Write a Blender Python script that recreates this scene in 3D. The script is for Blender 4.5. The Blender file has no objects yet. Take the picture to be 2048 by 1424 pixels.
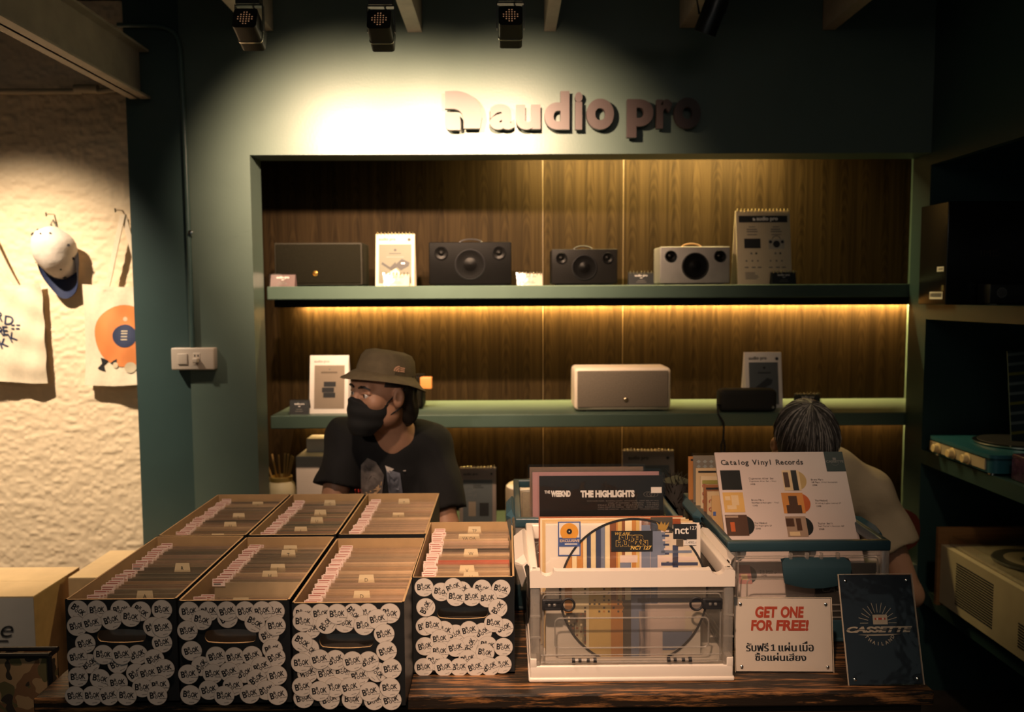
import bpy, bmesh, random, math
import numpy as np
from math import sin, cos, pi, radians, atan, tan, sqrt
from mathutils import Matrix, Vector

scene = bpy.context.scene
COL = scene.collection
rnd = random.Random(7)

# ------------------------------------------------------------------ camera
F_PX, CX, CY = 1600.0, 1024.0, 712.0
CAM_Z = 1.54
RCAM = (Matrix.Rotation(-atan(12/F_PX), 3, 'Z') @ Matrix.Rotation(pi/2-atan(120/F_PX), 3, 'X')
        @ Matrix.Rotation(-0.0045, 3, 'Z'))
CPOS = Vector((0, 0, CAM_Z))
cam_data = bpy.data.cameras.new('camera'); cam = bpy.data.objects.new('camera', cam_data)
COL.objects.link(cam); scene.camera = cam
cam.matrix_world = Matrix.Translation(CPOS) @ RCAM.to_4x4()
cam_data.sensor_fit = 'HORIZONTAL'; cam_data.sensor_width = 36.0
cam_data.lens = 36.0*F_PX/2048.0
cam_data.clip_start = 0.05
cam_data.dof.use_dof = True; cam_data.dof.focus_distance = 1.66; cam_data.dof.aperture_fstop = 3.6

# ------------------------------------------------------------------ exposure, world, lights
scene.view_settings.view_transform = 'Standard'
scene.view_settings.look = 'None'
scene.view_settings.exposure = 0.0
scene.view_settings.gamma = 1.0
scene.view_settings.use_curve_mapping = False
world = bpy.data.worlds.new('world'); scene.world = world; world.use_nodes = True
wb = world.node_tree.nodes['Background']
wb.inputs[0].default_value = (0.78, 0.95, 0.90, 1); wb.inputs[1].default_value = 0.09

def aim(o, target):
    o.rotation_euler = (Vector(target)-o.location).to_track_quat('-Z', 'Y').to_euler()
def spot(name, loc, target, power, color, deg, blend=0.6, size=0.03):
    l = bpy.data.lights.new(name, 'SPOT'); l.energy = power; l.color = color
    l.spot_size = radians(deg); l.spot_blend = blend; l.shadow_soft_size = size
    o = bpy.data.objects.new(name, l); COL.objects.link(o); o.location = loc; aim(o, target); return o
def area(name, loc, target, power, color, sx, sy):
    l = bpy.data.lights.new(name, 'AREA'); l.energy = power; l.color = color
    l.shape = 'RECTANGLE'; l.size = sx; l.size_y = sy
    o = bpy.data.objects.new(name, l); COL.objects.link(o); o.location = loc; aim(o, target); return o

WARM = (1.0, 0.64, 0.42); WALLW = (1.0, 0.66, 0.42)
spot('table_spot_light', (-0.12, 0.12, 2.50), (0.14, 1.72, 0.86), 262, WARM, 38, 1.0, 0.04)
spot('counter_spot_light', (-0.45, 1.20, 2.66), (-0.36, 1.95, 0.95), 118, (1.0, 0.68, 0.46), 56, 1.0, 0.05)
spot('left_wall_spot_light', (-2.0, 2.12, 2.66), (-1.92, 3.32, 0.92), 345, (1.0, 0.78, 0.55), 63, 0.9, 0.03)
area('shop_ceiling_light', (0.0, -0.9, 2.7), (0.3, 2.6, 1.0), 8, (1.0, 0.84, 0.70), 1.6, 0.6)
spot('shelf_fill_light', (0.15, 1.15, 2.66), (0.20, 3.2, 1.08), 28, (1.0, 0.76, 0.52), 40, 1.0, 0.05)  # unseen spot added to brighten the lower niche shelf and its white speaker
spot('counter_end_fill_light', (0.80, 0.85, 2.64), (1.05, 2.5, 0.95), 52, (1.0, 0.76, 0.52), 32, 1.0, 0.05)  # unseen spot added to brighten the bending person's t-shirt
spot('face_fill_light', (-1.25, -1.0, 2.35), (-0.40, 2.5, 1.20), 130, (1.0, 0.76, 0.60), 11, 0.8, 0.06)  # unseen narrow spot added to light the man's face under the hat brim
LED = (1.0, 0.62, 0.22)
area('led_upper_light', (0.45, 3.556, 1.514), (0.45, 3.60, 1.482), 105, LED, 2.7, 0.012)
area('led_lower_light', (0.45, 3.560, 1.008), (0.45, 3.585, 0.93), 17, LED, 2.7, 0.012)
area('led_top_light', (0.62, 3.40, 2.20), (0.62, 3.56, 1.95), 38, (1.0, 0.74, 0.30), 1.1, 0.02)

# ------------------------------------------------------------------ pixel <-> place
def ray(px, py): return RCAM @ Vector(((px-CX)/F_PX, -(py-CY)/F_PX, -1.0))
def W(px, py, Y):
    d = ray(px, py); return CPOS + d*(Y/d.y)
def G(px, py, z):
    d = ray(px, py); return CPOS + d*((z-CAM_Z)/d.z)
def plane_uv(px, py, M):
    """pixel -> (a, b) on the local XZ plane of matrix M"""
    d = ray(px, py); o = M.translation; n = M.to_3x3() @ Vector((0, 1, 0))
    t = (o-CPOS).dot(n)/d.dot(n); q = M.inverted() @ (CPOS+d*t); return q.x, q.z

# ------------------------------------------------------------------ materials
_m = {}
def mat(name, col, rough=0.55, metal=0.0, var=0.10, vs=18.0, bump=0.0, bs=60.0, spec=0.5, emit=None, coat=0.0, stretch=None):
    if name in _m: return _m[name]
    m = bpy.data.materials.new(name); m.use_nodes = True; _m[name] = m
    nt = m.node_tree; b = nt.nodes['Principled BSDF']
    b.inputs['Roughness'].default_value = rough; b.inputs['Metallic'].default_value = metal
    b.inputs['Specular IOR Level'].default_value = spec
    if coat: b.inputs['Coat Weight'].default_value = coat; b.inputs['Coat Roughness'].default_value = 0.12
    tc = nt.nodes.new('ShaderNodeTexCoord'); vec = tc.outputs['Object']
    if stretch:
        mp = nt.nodes.new('ShaderNodeMapping'); mp.inputs['Scale'].default_value = stretch
        nt.links.new(vec, mp.inputs['Vector']); vec = mp.outputs['Vector']
    n = nt.nodes.new('ShaderNodeTexNoise'); n.inputs['Scale'].default_value = vs; n.inputs['Detail'].default_value = 4
    nt.links.new(vec, n.inputs['Vector'])
    r = nt.nodes.new('ShaderNodeValToRGB'); r.color_ramp.elements[0].position = 0.3; r.color_ramp.elements[1].position = 0.7
    c0 = [max(0, c*(1-var)) for c in col[:3]]; c1 = [min(1, c*(1+var)) for c in col[:3]]
    r.color_ramp.elements[0].color = (*c0, 1); r.color_ramp.elements[1].color = (*c1, 1)
    nt.links.new(n.outputs['Fac'], r.inputs['Fac']); nt.links.new(r.outputs['Color'], b.inputs['Base Color'])
    if bump:
        n2 = nt.nodes.new('ShaderNodeTexNoise'); n2.inputs['Scale'].default_value = bs; n2.inputs['Detail'].default_value = 5
        nt.links.new(vec, n2.inputs['Vector'])
        bp = nt.nodes.new('ShaderNodeBump'); bp.inputs['Strength'].default_value = bump; bp.inputs['Distance'].default_value = 0.01
        nt.links.new(n2.outputs['Fac'], bp.inputs['Height']); nt.links.new(bp.outputs['Normal'], b.inputs['Normal'])
    if emit:
        b.inputs['Emission Color'].default_value = (*emit[:3], 1); b.inputs['Emission Strength'].default_value = emit[3]
    return m

def clear(name, tint=(0.96, 0.96, 0.95), milk=0.0, gloss=0.12, rough=0.08, milkcol=(0.8, 0.78, 0.74)):
    """thin clear or milky plastic sheet"""
    if name in _m: return _m[name]
    m = bpy.data.materials.new(name); m.use_nodes = True; _m[name] = m
    nt = m.node_tree; nt.nodes.clear()
    out = nt.nodes.new('ShaderNodeOutputMaterial'); tr = nt.nodes.new('ShaderNodeBsdfTransparent')
    tr.inputs[0].default_value = (*tint, 1)
    gl = nt.nodes.new('ShaderNodeBsdfGlossy'); gl.inputs['Roughness'].default_value = rough
    tc = nt.nodes.new('ShaderNodeTexCoord'); nz = nt.nodes.new('ShaderNodeTexNoise'); nz.inputs['Scale'].default_value = 22
    bp = nt.nodes.new('ShaderNodeBump'); bp.inputs['Strength'].default_value = 0.15; bp.inputs['Distance'].default_value = 0.01
    nt.links.new(tc.outputs['Object'], nz.inputs['Vector']); nt.links.new(nz.outputs['Fac'], bp.inputs['Height'])
    nt.links.new(bp.outputs['Normal'], gl.inputs['Normal'])
    lw = nt.nodes.new('ShaderNodeLayerWeight'); lw.inputs[0].default_value = 0.25
    mth = nt.nodes.new('ShaderNodeMath'); mth.operation = 'MULTIPLY_ADD'
    mth.inputs[1].default_value = 0.5; mth.inputs[2].default_value = gloss*0.35
    nt.links.new(lw.outputs['Fresnel'], mth.inputs[0])
    base = tr.outputs[0]
    if milk:
        df = nt.nodes.new('ShaderNodeBsdfDiffuse'); df.inputs[0].default_value = (*milkcol, 1)
        tl = nt.nodes.new('ShaderNodeBsdfTranslucent'); tl.inputs[0].default_value = (*milkcol, 1)
        mx0 = nt.nodes.new('ShaderNodeMixShader'); mx0.inputs[0].default_value = 0.35
        nt.links.new(df.outputs[0], mx0.inputs[1]); nt.links.new(tl.outputs[0], mx0.inputs[2])
        mx = nt.nodes.new('ShaderNodeMixShader'); mx.inputs[0].default_value = milk
        nt.links.new(base, mx.inputs[1]); nt.links.new(mx0.outputs[0], mx.inputs[2]); base = mx.outputs[0]
    m2 = nt.nodes.new('ShaderNodeMixShader'); nt.links.new(mth.outputs[0], m2.inputs[0])
    nt.links.new(base, m2.inputs[1]); nt.links.new(gl.outputs[0], m2.inputs[2])
    nt.links.new(m2.outputs[0], out.inputs[0]); return m

def wood(name, dark, light, sx=30, sz=1.2, rough=0.45, wave=6.0, axis='Z', spec=0.4, streak=0.5):
    if name in _m: return _m[name]
    m = bpy.data.materials.new(name); m.use_nodes = True; _m[name] = m
    nt = m.node_tree; b = nt.nodes['Principled BSDF']; b.inputs['Roughness'].default_value = rough
    b.inputs['Specular IOR Level'].default_value = spec
    tc = nt.nodes.new('ShaderNodeTexCoord'); mp = nt.nodes.new('ShaderNodeMapping')
    mp.inputs['Scale'].default_value = {'Z': (sx, sx, sz), 'X': (sz, sx, sx), 'Y': (sx, sz, sx)}[axis]
    nt.links.new(tc.outputs['Object'], mp.inputs['Vector'])
    n = nt.nodes.new('ShaderNodeTexNoise'); n.inputs['Scale'].default_value = 1.0; n.inputs['Detail'].default_value = 7
    n.inputs['Roughness'].default_value = 0.65
    nt.links.new(mp.outputs['Vector'], n.inputs['Vector'])
    r = nt.nodes.new('ShaderNodeValToRGB'); r.color_ramp.elements[0].position = 0.5-streak*0.4; r.color_ramp.elements[1].position = 0.5+streak*0.4
    r.color_ramp.elements[0].color = (*dark, 1); r.color_ramp.elements[1].color = (*light, 1)
    nt.links.new(n.outputs['Fac'], r.inputs['Fac']); nt.links.new(r.outputs['Color'], b.inputs['Base Color'])
    bp = nt.nodes.new('ShaderNodeBump'); bp.inputs['Strength'].default_value = 0.15; bp.inputs['Distance'].default_value = 0.004
    nt.links.new(n.outputs['Fac'], bp.inputs['Height']); nt.links.new(bp.outputs['Normal'], b.inputs['Normal'])
    return m

def panel_wood(name):
    """walnut veneer sheets with cathedral grain, one sheet every 0.30 m"""
    m = bpy.data.materials.new(name); m.use_nodes = True; _m[name] = m
    nt = m.node_tree; b = nt.nodes['Principled BSDF']; b.inputs['Roughness'].default_value = 0.6; b.inputs['Specular IOR Level'].default_value = 0.04
    L = nt.links.new; N = nt.nodes.new
    tc = N('ShaderNodeTexCoord'); sp = N('ShaderNodeSeparateXYZ'); L(tc.outputs['Object'], sp.inputs[0])
    pp = N('ShaderNodeMath'); pp.operation = 'PINGPONG'; pp.inputs[1].default_value = 0.047; L(sp.outputs['X'], pp.inputs[0])
    sq = N('ShaderNodeMath'); sq.operation = 'POWER'; sq.inputs[1].default_value = 2.0; L(pp.outputs[0], sq.inputs[0])
    k = N('ShaderNodeMath'); k.operation = 'MULTIPLY'; k.inputs[1].default_value = 200.0; L(sq.outputs[0], k.inputs[0])
    ad = N('ShaderNodeMath'); ad.operation = 'ADD'; L(k.outputs[0], ad.inputs[0]); L(sp.outputs['Z'], ad.inputs[1])
    nz = N('ShaderNodeTexNoise'); nz.inputs['Scale'].default_value = 4; L(tc.outputs['Object'], nz.inputs['Vector'])
    ad2 = N('ShaderNodeMath'); ad2.operation = 'MULTIPLY_ADD'; ad2.inputs[1].default_value = 0.35
    L(nz.outputs['Fac'], ad2.inputs[0]); L(ad.outputs[0], ad2.inputs[2])
    fr = N('ShaderNodeMath'); fr.operation = 'MULTIPLY'; fr.inputs[1].default_value = 75.0; L(ad2.outputs[0], fr.inputs[0])
    sn = N('ShaderNodeMath'); sn.operation = 'SINE'; L(fr.outputs[0], sn.inputs[0])
    mp = N('ShaderNodeMapping'); mp.inputs['Scale'].default_value = (70, 70, 1.6); L(tc.outputs['Object'], mp.inputs['Vector'])
    n2 = N('ShaderNodeTexNoise'); n2.inputs['Scale'].default_value = 1; n2.inputs['Detail'].default_value = 6; L(mp.outputs[0], n2.inputs['Vector'])
    mx = N('ShaderNodeMath'); mx.operation = 'MULTIPLY_ADD'; mx.inputs[1].default_value = 0.09
    L(sn.outputs[0], mx.inputs[0]); L(n2.outputs['Fac'], mx.inputs[2])
    r = N('ShaderNodeValToRGB'); r.color_ramp.elements[0].position = 0.30; r.color_ramp.elements[1].position = 0.72
    r.color_ramp.elements[0].color = (0.0105, 0.0064, 0.0026, 1); r.color_ramp.elements[1].color = (0.025, 0.0158, 0.0064, 1)
    L(mx.outputs[0], r.inputs['Fac']); L(r.outputs['Color'], b.inputs['Base Color'])
    return m

# ------------------------------------------------------------------ mesh building
_txt = {}
def text_geo(s, bold=0.0, shear=0.0, res=3):
    key = (s, bold, shear, res)
    if key in _txt: return _txt[key]
    c = bpy.data.curves.new('t', 'FONT'); c.body = s; c.size = 1.0; c.offset = bold; c.shear = shear
    c.resolution_u = res; c.fill_mode = 'FRONT'
    o = bpy.data.objects.new('t', c); COL.objects.link(o)
    dg = bpy.context.evaluated_depsgraph_get(); dg.update()
    me = bpy.data.meshes.new_from_object(o.evaluated_get(dg))
    V = [tuple(v.co) for v in me.vertices]; Fc = [tuple(p.vertices) for p in me.polygons]
    # outline edges for extrusion
    cnt = {}
    for p in Fc:
        for i in range(len(p)):
            a, b = p[i], p[(i+1) % len(p)]; cnt[(a, b)] = 1
    edges = [(a, b) for (a, b) in cnt if (b, a) not in cnt]
    bpy.data.objects.remove(o); bpy.data.curves.remove(c); bpy.data.meshes.remove(me)
    _txt[key] = (V, Fc, edges); return _txt[key]

def T(x=0, y=0, z=0): return Matrix.Translation((x, y, z))
def RX(a): return Matrix.Rotation(a, 4, 'X')
def RY(a): return Matrix.Rotation(a, 4, 'Y')
def RZ(a): return Matrix.Rotation(a, 4, 'Z')

class MB:
    def __init__(s): s.v = []; s.f = []; s.m = []; s.mats = []
    def mi(s, m):
        if m not in s.mats: s.mats.append(m)
        return s.mats.index(m)
    def add(s, V, Fc, m, M=None):
        o = len(s.v); k = s.mi(m)
        for p in V: s.v.append(tuple(M @ Vector(p)) if M is not None else tuple(p))
        for f in Fc: s.f.append(tuple(i+o for i in f)); s.m.append(k)
        return s
    def box(s, x0, x1, y0, y1, z0, z1, m, M=None):
        V = [(x, y, z) for x in (x0, x1) for y in (y0, y1) for z in (z0, z1)]
        return s.add(V, [(0,1,3,2), (4,6,7,5), (0,4,5,1), (2,3,7,6), (0,2,6,4), (1,5,7,3)], m, M)
    def rbox(s, x0, x1, y0, y1, z0, z1, r, m, M=None, seg=3, edges='all'):
        bm = bmesh.new(); bmesh.ops.create_cube(bm, size=1)
        for v in bm.verts:
            v.co = Vector(((x0+x1)/2+v.co.x*(x1-x0), (y0+y1)/2+v.co.y*(y1-y0), (z0+z1)/2+v.co.z*(z1-z0)))
        es = list(bm.edges)
        if edges != 'all':
            ax = 'XYZ'.index(edges); es = [e for e in es if abs((e.verts[0].co-e.verts[1].co)[ax]) > 1e-6]
        bmesh.ops.bevel(bm, geom=es, offset=r, segments=seg, profile=0.5, affect='EDGES')
        bm.verts.index_update(); V = [tuple(v.co) for v in bm.verts]; Fc = [tuple(v.index for v in f.verts) for f in bm.faces]
        bm.free(); return s.add(V, Fc, m, M)
    def prism(s, poly, y0, y1, m, M=None):
        """polygon in XZ (counter-clockwise seen from -Y) extruded along Y"""
        n = len(poly); V = [(x, y0, z) for x, z in poly]+[(x, y1, z) for x, z in poly]
        Fc = [tuple(range(n)), tuple(range(2*n-1, n-1, -1))]+[(i, i+n, (i+1) % n+n, (i+1) % n) for i in range(n)]
        return s.add(V, Fc, m, M)
    def poly(s, pts, m, y=0.0, M=None): return s.add([(x, y, z) for x, z in pts], [tuple(range(len(pts)))], m, M)
    def rect(s, x0, x1, z0, z1, m, y=0.0, M=None): return s.poly([(x0, z0), (x1, z0), (x1, z1), (x0, z1)], m, y, M)
    def disc(s, cx, cz, r, m, y=0.0, M=None, n=36, a0=0, a1=2*pi):
        full = abs(a1-a0-2*pi) < 1e-6
        pts = [(cx+r*cos(a0+(a1-a0)*i/n), cz+r*sin(a0+(a1-a0)*i/n)) for i in range(n if full else n+1)]
        return s.poly(pts, m, y, M)
    def gdisc(s, cx, cz, r, m, y=0.0, n=40, k=9):
        V = [(cx, y, cz)]+[(cx+r*j/k*cos(2*pi*i/n), y, cz+r*j/k*sin(2*pi*i/n)) for j in range(1, k+1) for i in range(n)]
        Fc = [(0, 1+i, 1+(i+1) % n) for i in range(n)]+[(1+(j-1)*n+i, 1+j*n+i, 1+j*n+(i+1) % n, 1+(j-1)*n+(i+1) % n) for j in range(1, k) for i in range(n)]
        return s.add(V, Fc, m)
    def ring(s, cx, cz, r0, r1, m, y=0.0, M=None, n=48, a0=0, a1=2*pi):
        V = []; Fc = []
        for i in range(n+1):
            a = a0+(a1-a0)*i/n; V += [(cx+r0*cos(a), y, cz+r0*sin(a)), (cx+r1*cos(a), y, cz+r1*sin(a))]
        for i in range(n): Fc.append((2*i, 2*i+1, 2*i+3, 2*i+2))
        return s.add(V, Fc, m, M)
    def lathe(s, prof, m, M=None, n=32, caps=True):
        """profile (r, z) about Z"""
        V = []; Fc = []; k = len(prof)
        for i in range(n):
            a = 2*pi*i/n
            for r, z in prof: V.append((r*cos(a), r*sin(a), z))
        for i in range(n):
            j = (i+1) % n
            for q in range(k-1): Fc.append((i*k+q, j*k+q, j*k+q+1, i*k+q+1))
        if caps and prof[0][0] > 1e-6: Fc.append(tuple(i*k for i in range(n))[::-1])
        if caps and prof[-1][0] > 1e-6: Fc.append(tuple(i*k+k-1 for i in range(n)))
        return s.add(V, Fc, m, M)
    def tube(s, pts, r, m, M=None, n=8, closed=False):
        pts = [Vector(p) for p in pts]; k = len(pts); V = []; Fc = []
        rr = r if isinstance(r, (list, tuple)) else [r]*k
        up = Vector((0.13, 0.31, 0.94))
        for i, p in enumerate(pts):
            if closed: d = pts[(i+1) % k]-pts[i-1]
            else: d = pts[min(i+1, k-1)]-pts[max(i-1, 0)]
            d.normalize(); a = d.cross(up)
            if a.length < 1e-3: a = d.cross(Vector((1, 0, 0)))
            a.normalize(); b = d.cross(a)
            for j in range(n):
                t = 2*pi*j/n; V.append(tuple(p+(a*cos(t)+b*sin(t))*rr[i]))
        for i in range(k if closed else k-1):
            i2 = (i+1) % k
            for j in range(n): Fc.append((i*n+j, i*n+(j+1) % n, i2*n+(j+1) % n, i2*n+j))
        if not closed: Fc += [tuple(range(n))[::-1], tuple((k-1)*n+j for j in range(n))]
        return s.add(V, Fc, m, M)
    def text(s, t, size, x, z, m, y=0.0, M=None, align='L', bold=0.0, shear=0.0, sx=1.0, rot=0.0, depth=0.0, res=3, fit=None):
        V, Fc, E = text_geo(t, bold, shear, res)
        if not V: return s
        x0 = min(v[0] for v in V); x1 = max(v[0] for v in V)
        if fit:   # fit = (x0, x1, z0, z1): glyph box stretched onto this rectangle
            zz0 = min(v[1] for v in V); zz1 = max(v[1] for v in V)
            P = [(fit[0]+(v[0]-x0)/(x1-x0)*(fit[1]-fit[0]), fit[2]+(v[1]-zz0)/(zz1-zz0)*(fit[3]-fit[2])) for v in V]
        else:
            sh = {'L': 0, 'C': -(x0+x1)/2, 'R': -x1}[align]; ca, sa = cos(rot), sin(rot)
            P = []
            for v in V:
                a, b = (v[0]+sh)*size*sx, v[1]*size; P.append((x+a*ca-b*sa, z+a*sa+b*ca))
        s.add([(a, y, b) for a, b in P], Fc, m, M)
        if depth:
            n = len(P)
            s.add([(a, y, b) for a, b in P]+[(a, y+depth, b) for a, b in P], [(b, a, a+n, b+n) for a, b in E]+[tuple(i+n for i in f[::-1]) for f in Fc], m if not isinstance(depth, tuple) else m, M)
        return s
    def mono(s, t, pitch, size, x, z, m, y=0.0, M=None, bold=0.0):
        for i, ch in enumerate(t):
            if ch != ' ': s.text(ch, size, x+(i+0.5)*pitch, z, m, y, M, 'C', bold, res=2)
        return s
    def mesh(s, name, smooth=False):
        me = bpy.data.meshes.new(name); me.from_pydata(s.v, [], s.f)
        for m in s.mats: me.materials.append(m)
        me.polygons.foreach_set('material_index', s.m)
        if smooth:
            me.polygons.foreach_set('use_smooth', [True]*len(me.polygons)); me.set_sharp_from_angle(angle=radians(38))
        me.update(); return me
    def build(s, name, parent=None, smooth=False, label=None, M=None):
        o = bpy.data.objects.new(name, s.mesh(name, smooth)); COL.objects.link(o)
        if parent: o.parent = parent
        if M is not None: o.matrix_basis = M
        if label: o['label'] = label
        return o

def tag(o, label, cat, group=None, kind=None):
    o['label'] = label; o['category'] = cat
    if group: o['group'] = group
    if kind: o['kind'] = kind
    return o
def thing(name, label, cat, loc=(0, 0, 0), rz=0.0, group=None):
    o = bpy.data.objects.new(name, None); COL.objects.link(o); o.location = loc; o.rotation_euler = (0, 0, rz)
    o.empty_display_size = 0.05
    return tag(o, label, cat, group)
def struct(name, mb, label=None):
    o = mb.build(name); o['kind'] = 'structure'
    if label: o['label'] = label
    return o
# ------------------------------------------------------------------ shared materials
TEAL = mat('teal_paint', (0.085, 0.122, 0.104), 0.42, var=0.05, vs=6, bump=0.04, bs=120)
TEAL_SHADED = mat('shaded_teal_paint', (0.018, 0.043, 0.043), 0.42, var=0.05, vs=6, bump=0.04, bs=120)  # teal copy with the dimness of the right-hand unit put into its colour
TEAL2 = mat('shelf_teal_paint', (0.062, 0.100, 0.078), 0.40, var=0.06, vs=9)
BLACKP = mat('matt_black_paint', (0.006, 0.006, 0.006), 0.7)
BLACKM = mat('black_metal', (0.010, 0.010, 0.010), 0.32, 0.0, spec=0.5)
BLACKPL = mat('black_plastic', (0.012, 0.012, 0.013), 0.38)
CREAMSTEEL = mat('cream_painted_steel', (0.36, 0.31, 0.24), 0.55, var=0.12, vs=12, bump=0.05)
WHITEPL = mat('white_plastic', (0.74, 0.69, 0.63), 0.38, var=0.03)
WHITEP = mat('white_paper', (0.74, 0.70, 0.66), 0.6, var=0.03)
CREAMP = mat('cream_paper', (0.50, 0.42, 0.29), 0.6, var=0.04)
INK = mat('black_ink', (0.012, 0.012, 0.014), 0.6)
GREYINK = mat('grey_ink', (0.16, 0.15, 0.14), 0.6)
WHITEINK = mat('white_ink', (0.75, 0.73, 0.70), 0.6)
CHROME = mat('polished_metal', (0.75, 0.72, 0.66), 0.18, 1.0)
CLEAR = clear('clear_acrylic', tint=(0.985, 0.985, 0.98), gloss=0.08)
CLEARB = clear('clear_acrylic_bright', gloss=0.5)
CARD = mat('brown_cardboard', (0.42, 0.27, 0.13), 0.75, var=0.08, vs=30, bump=0.05)

# ------------------------------------------------------------------ setting
YW, LIP, XL, XR, ZH = 3.0, 0.13, -0.94, 1.58, 2.062
YB = 3.58
ZC = 2.72
b = MB(); b.box(-2.6, 2.5, -2.2, 3.9, -0.05, 0.0, mat('dark_floor', (0.05, 0.035, 0.025), 0.5, var=0.2)); struct('floor', b)
b = MB(); b.box(-2.6, 2.5, -2.2, 3.9, ZC, ZC+0.05, BLACKP); struct('ceiling', b)
b = MB()                                                   # header over the niche and lip beside it
b.box(-1.185, XR, YW, YW+LIP, ZH, ZC, TEAL)
b.box(-1.185, XL, YW, YW+LIP, 0, ZH, TEAL)
b.box(XL, XR, YW, YW+LIP, 0, 0.50, TEAL)
struct('wall_back', b)
b = MB(); b.box(-1.392, -1.185, YW+0.012, YW+0.5, 0, ZC, mat('column_shaded_teal', (0.033, 0.064, 0.063), 0.45, var=0.05, vs=6)); struct('wall_column', b)  # wall teal darkened against lamp spill: the column's shade is in the colour
PW = panel_wood('walnut_veneer')
SEAM = mat('panel_seam', (0.10, 0.065, 0.028), 0.5)
b = MB(); b.box(-1.18, 1.80, YB, YB+0.03, 0, 2.5, PW)
for px in (1086, 1245):
    x = W(px, 700, YB).x; b.box(x-0.0012, x+0.0012, YB-0.0008, YB, 0.5, 2.5, SEAM)
struct('wall_niche', b)
b = MB()                                                   # closed sides, top of the niche cavity
b.box(-1.19, -1.18, YW+LIP, YB, 0, 2.5, TEAL); b.box(1.80, 1.81, YW+LIP, YB, 0, 2.5, TEAL2); b.box(-1.19, 1.81, YW+LIP, YB, 2.5, 2.52, BLACKP)
struct('trim_1', b)
# cream roughcast wall at the back left
def roughcast():
    m = bpy.data.materials.new('cream_roughcast'); m.use_nodes = True; nt = m.node_tree; bs = nt.nodes['Principled BSDF']
    bs.inputs['Base Color'].default_value = (0.72, 0.58, 0.40, 1); bs.inputs['Roughness'].default_value = 0.85
    return m
nx, nz = 300, 520
x0, x1, z0, z1 = -2.45, -1.30, 0.0, ZC
rs = np.random.RandomState(3)
def vnoise(shape, cells):
    gz, gx = cells; g = rs.rand(gz+2, gx+2)
    zz = np.linspace(0, gz, shape[0]); xx = np.linspace(0, gx, shape[1]); zi = zz.astype(int); xi = xx.astype(int)
    fz = (zz-zi)[:, None]; fx = (xx-xi)[None]; fz = fz*fz*(3-2*fz); fx = fx*fx*(3-2*fx)
    a = g[zi][:, xi]; b_ = g[zi][:, xi+1]; c = g[zi+1][:, xi]; d = g[zi+1][:, xi+1]
    return (a*(1-fx)+b_*fx)*(1-fz)+(c*(1-fx)+d*fx)*fz
hgt = 0.5*vnoise((nz, nx), (150, 34))+0.4*vnoise((nz, nx), (230, 80))+0.2*vnoise((nz, nx), (40, 14))
hgt = np.clip((hgt-0.36)*2.2, 0, 1)*0.0045
V = [(x0+(x1-x0)*i/(nx-1), 3.30-float(hgt[j, i]), z0+(z1-z0)*j/(nz-1)) for j in range(nz) for i in range(nx)]
Fc = [(j*nx+i, j*nx+i+1, (j+1)*nx+i+1, (j+1)*nx+i) for j in range(nz-1) for i in range(nx-1)]
b = MB(); b.add(V, Fc, roughcast()); b.box(x0, x1, 3.301, 3.34, 0, ZC, _m['cream_paper'])
o = b.build('wall_left', smooth=True); o['kind'] = 'structure'
b = MB(); b.box(-2.5, -2.44, -2.2, 3.34, 0, ZC, mat('side_wall_plaster', (0.25, 0.2, 0.15), 0.8)); struct('wall_side', b)

# right wall: painted face frame with recessed shelves (bookcase built into the wall)
b = MB()
zt = 2.018
b.box(XR, XR+0.03, -1.0, YW+LIP, zt, ZC, TEAL_SHADED)             # header board
b.box(XR, XR+0.03, YW, YW+LIP, 0, zt, TEAL_SHADED)                # stile
b.box(XR+0.03, XR+0.55, YW, YW+0.02, 0, ZC, TEAL_SHADED)          # inner end
b.box(XR+0.55, XR+0.58, -1.0, YW, 0, ZC, TEAL_SHADED)             # inner back
struct('wall_right', b)
def side_shelf(zt, zb, label):
    b = MB(); b.box(XR, XR+0.55, -0.6, YW, zb, zt, TEAL_SHADED); tag(b.build('wall_shelf'), label, 'shelf')
side_shelf(1.502, 1.446, 'teal side shelf carrying the glossy black box')
ZMS = W(1845, 901, 2.98).z; side_shelf(ZMS, W(1845, 928, 2.98).z, 'teal side shelf under the turquoise record player')
ZBS = 0.425; side_shelf(ZBS, 0.37, 'teal lowest side shelf under the cream record player')

# niche shelves
ZS1, ZS2 = 1.581, 1.072
ZS3 = W(950, 1021, YB).z
def niche_shelf(zt, zb, label, val=None):
    t = thing('niche_shelf', label, 'shelf', (0, 0, 0))
    b = MB(); b.rbox(-0.932, 1.80, 3.14, YB, zb, zt, 0.003, TEAL2, seg=1); b.build('board', t)
    if val:
        b = MB(); b.box(-0.95, 1.79, 3.30, 3.318, val, zb, BLACKP); b.build('valance', t, label='black light valance under the board')
        b = MB(); b.box(-0.9, 1.78, 3.385, 3.415, zb-0.008, zb, mat('led_strip', (0.8, 0.6, 0.3), 0.4, emit=(1, 0.62, 0.22, 1.5))); b.build('light_strip', t)
niche_shelf(ZS1, 1.529, 'upper green niche shelf holding the row of dark speakers', 1.497)
niche_shelf(ZS2, 1.020, 'lower green niche shelf holding the white speaker', 1.0)
niche_shelf(ZS3, ZS3-0.05, 'pale green bottom ledge behind the record boxes')

# steel channel beam at the upper left
b = MB(); z0, z1 = 2.262, 2.436
b.box(-1.365, -1.29, 0.3, 2.985, z0, z0+0.008, CREAMSTEEL); b.box(-1.365, -1.29, 0.3, 2.985, z1-0.008, z1, CREAMSTEEL)
b.box(-1.335, -1.325, 0.3, 2.985, z0, z1, CREAMSTEEL)
tag(b.build('steel_beam'), 'cream painted steel beam crossing the upper left corner', 'beam')

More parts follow.
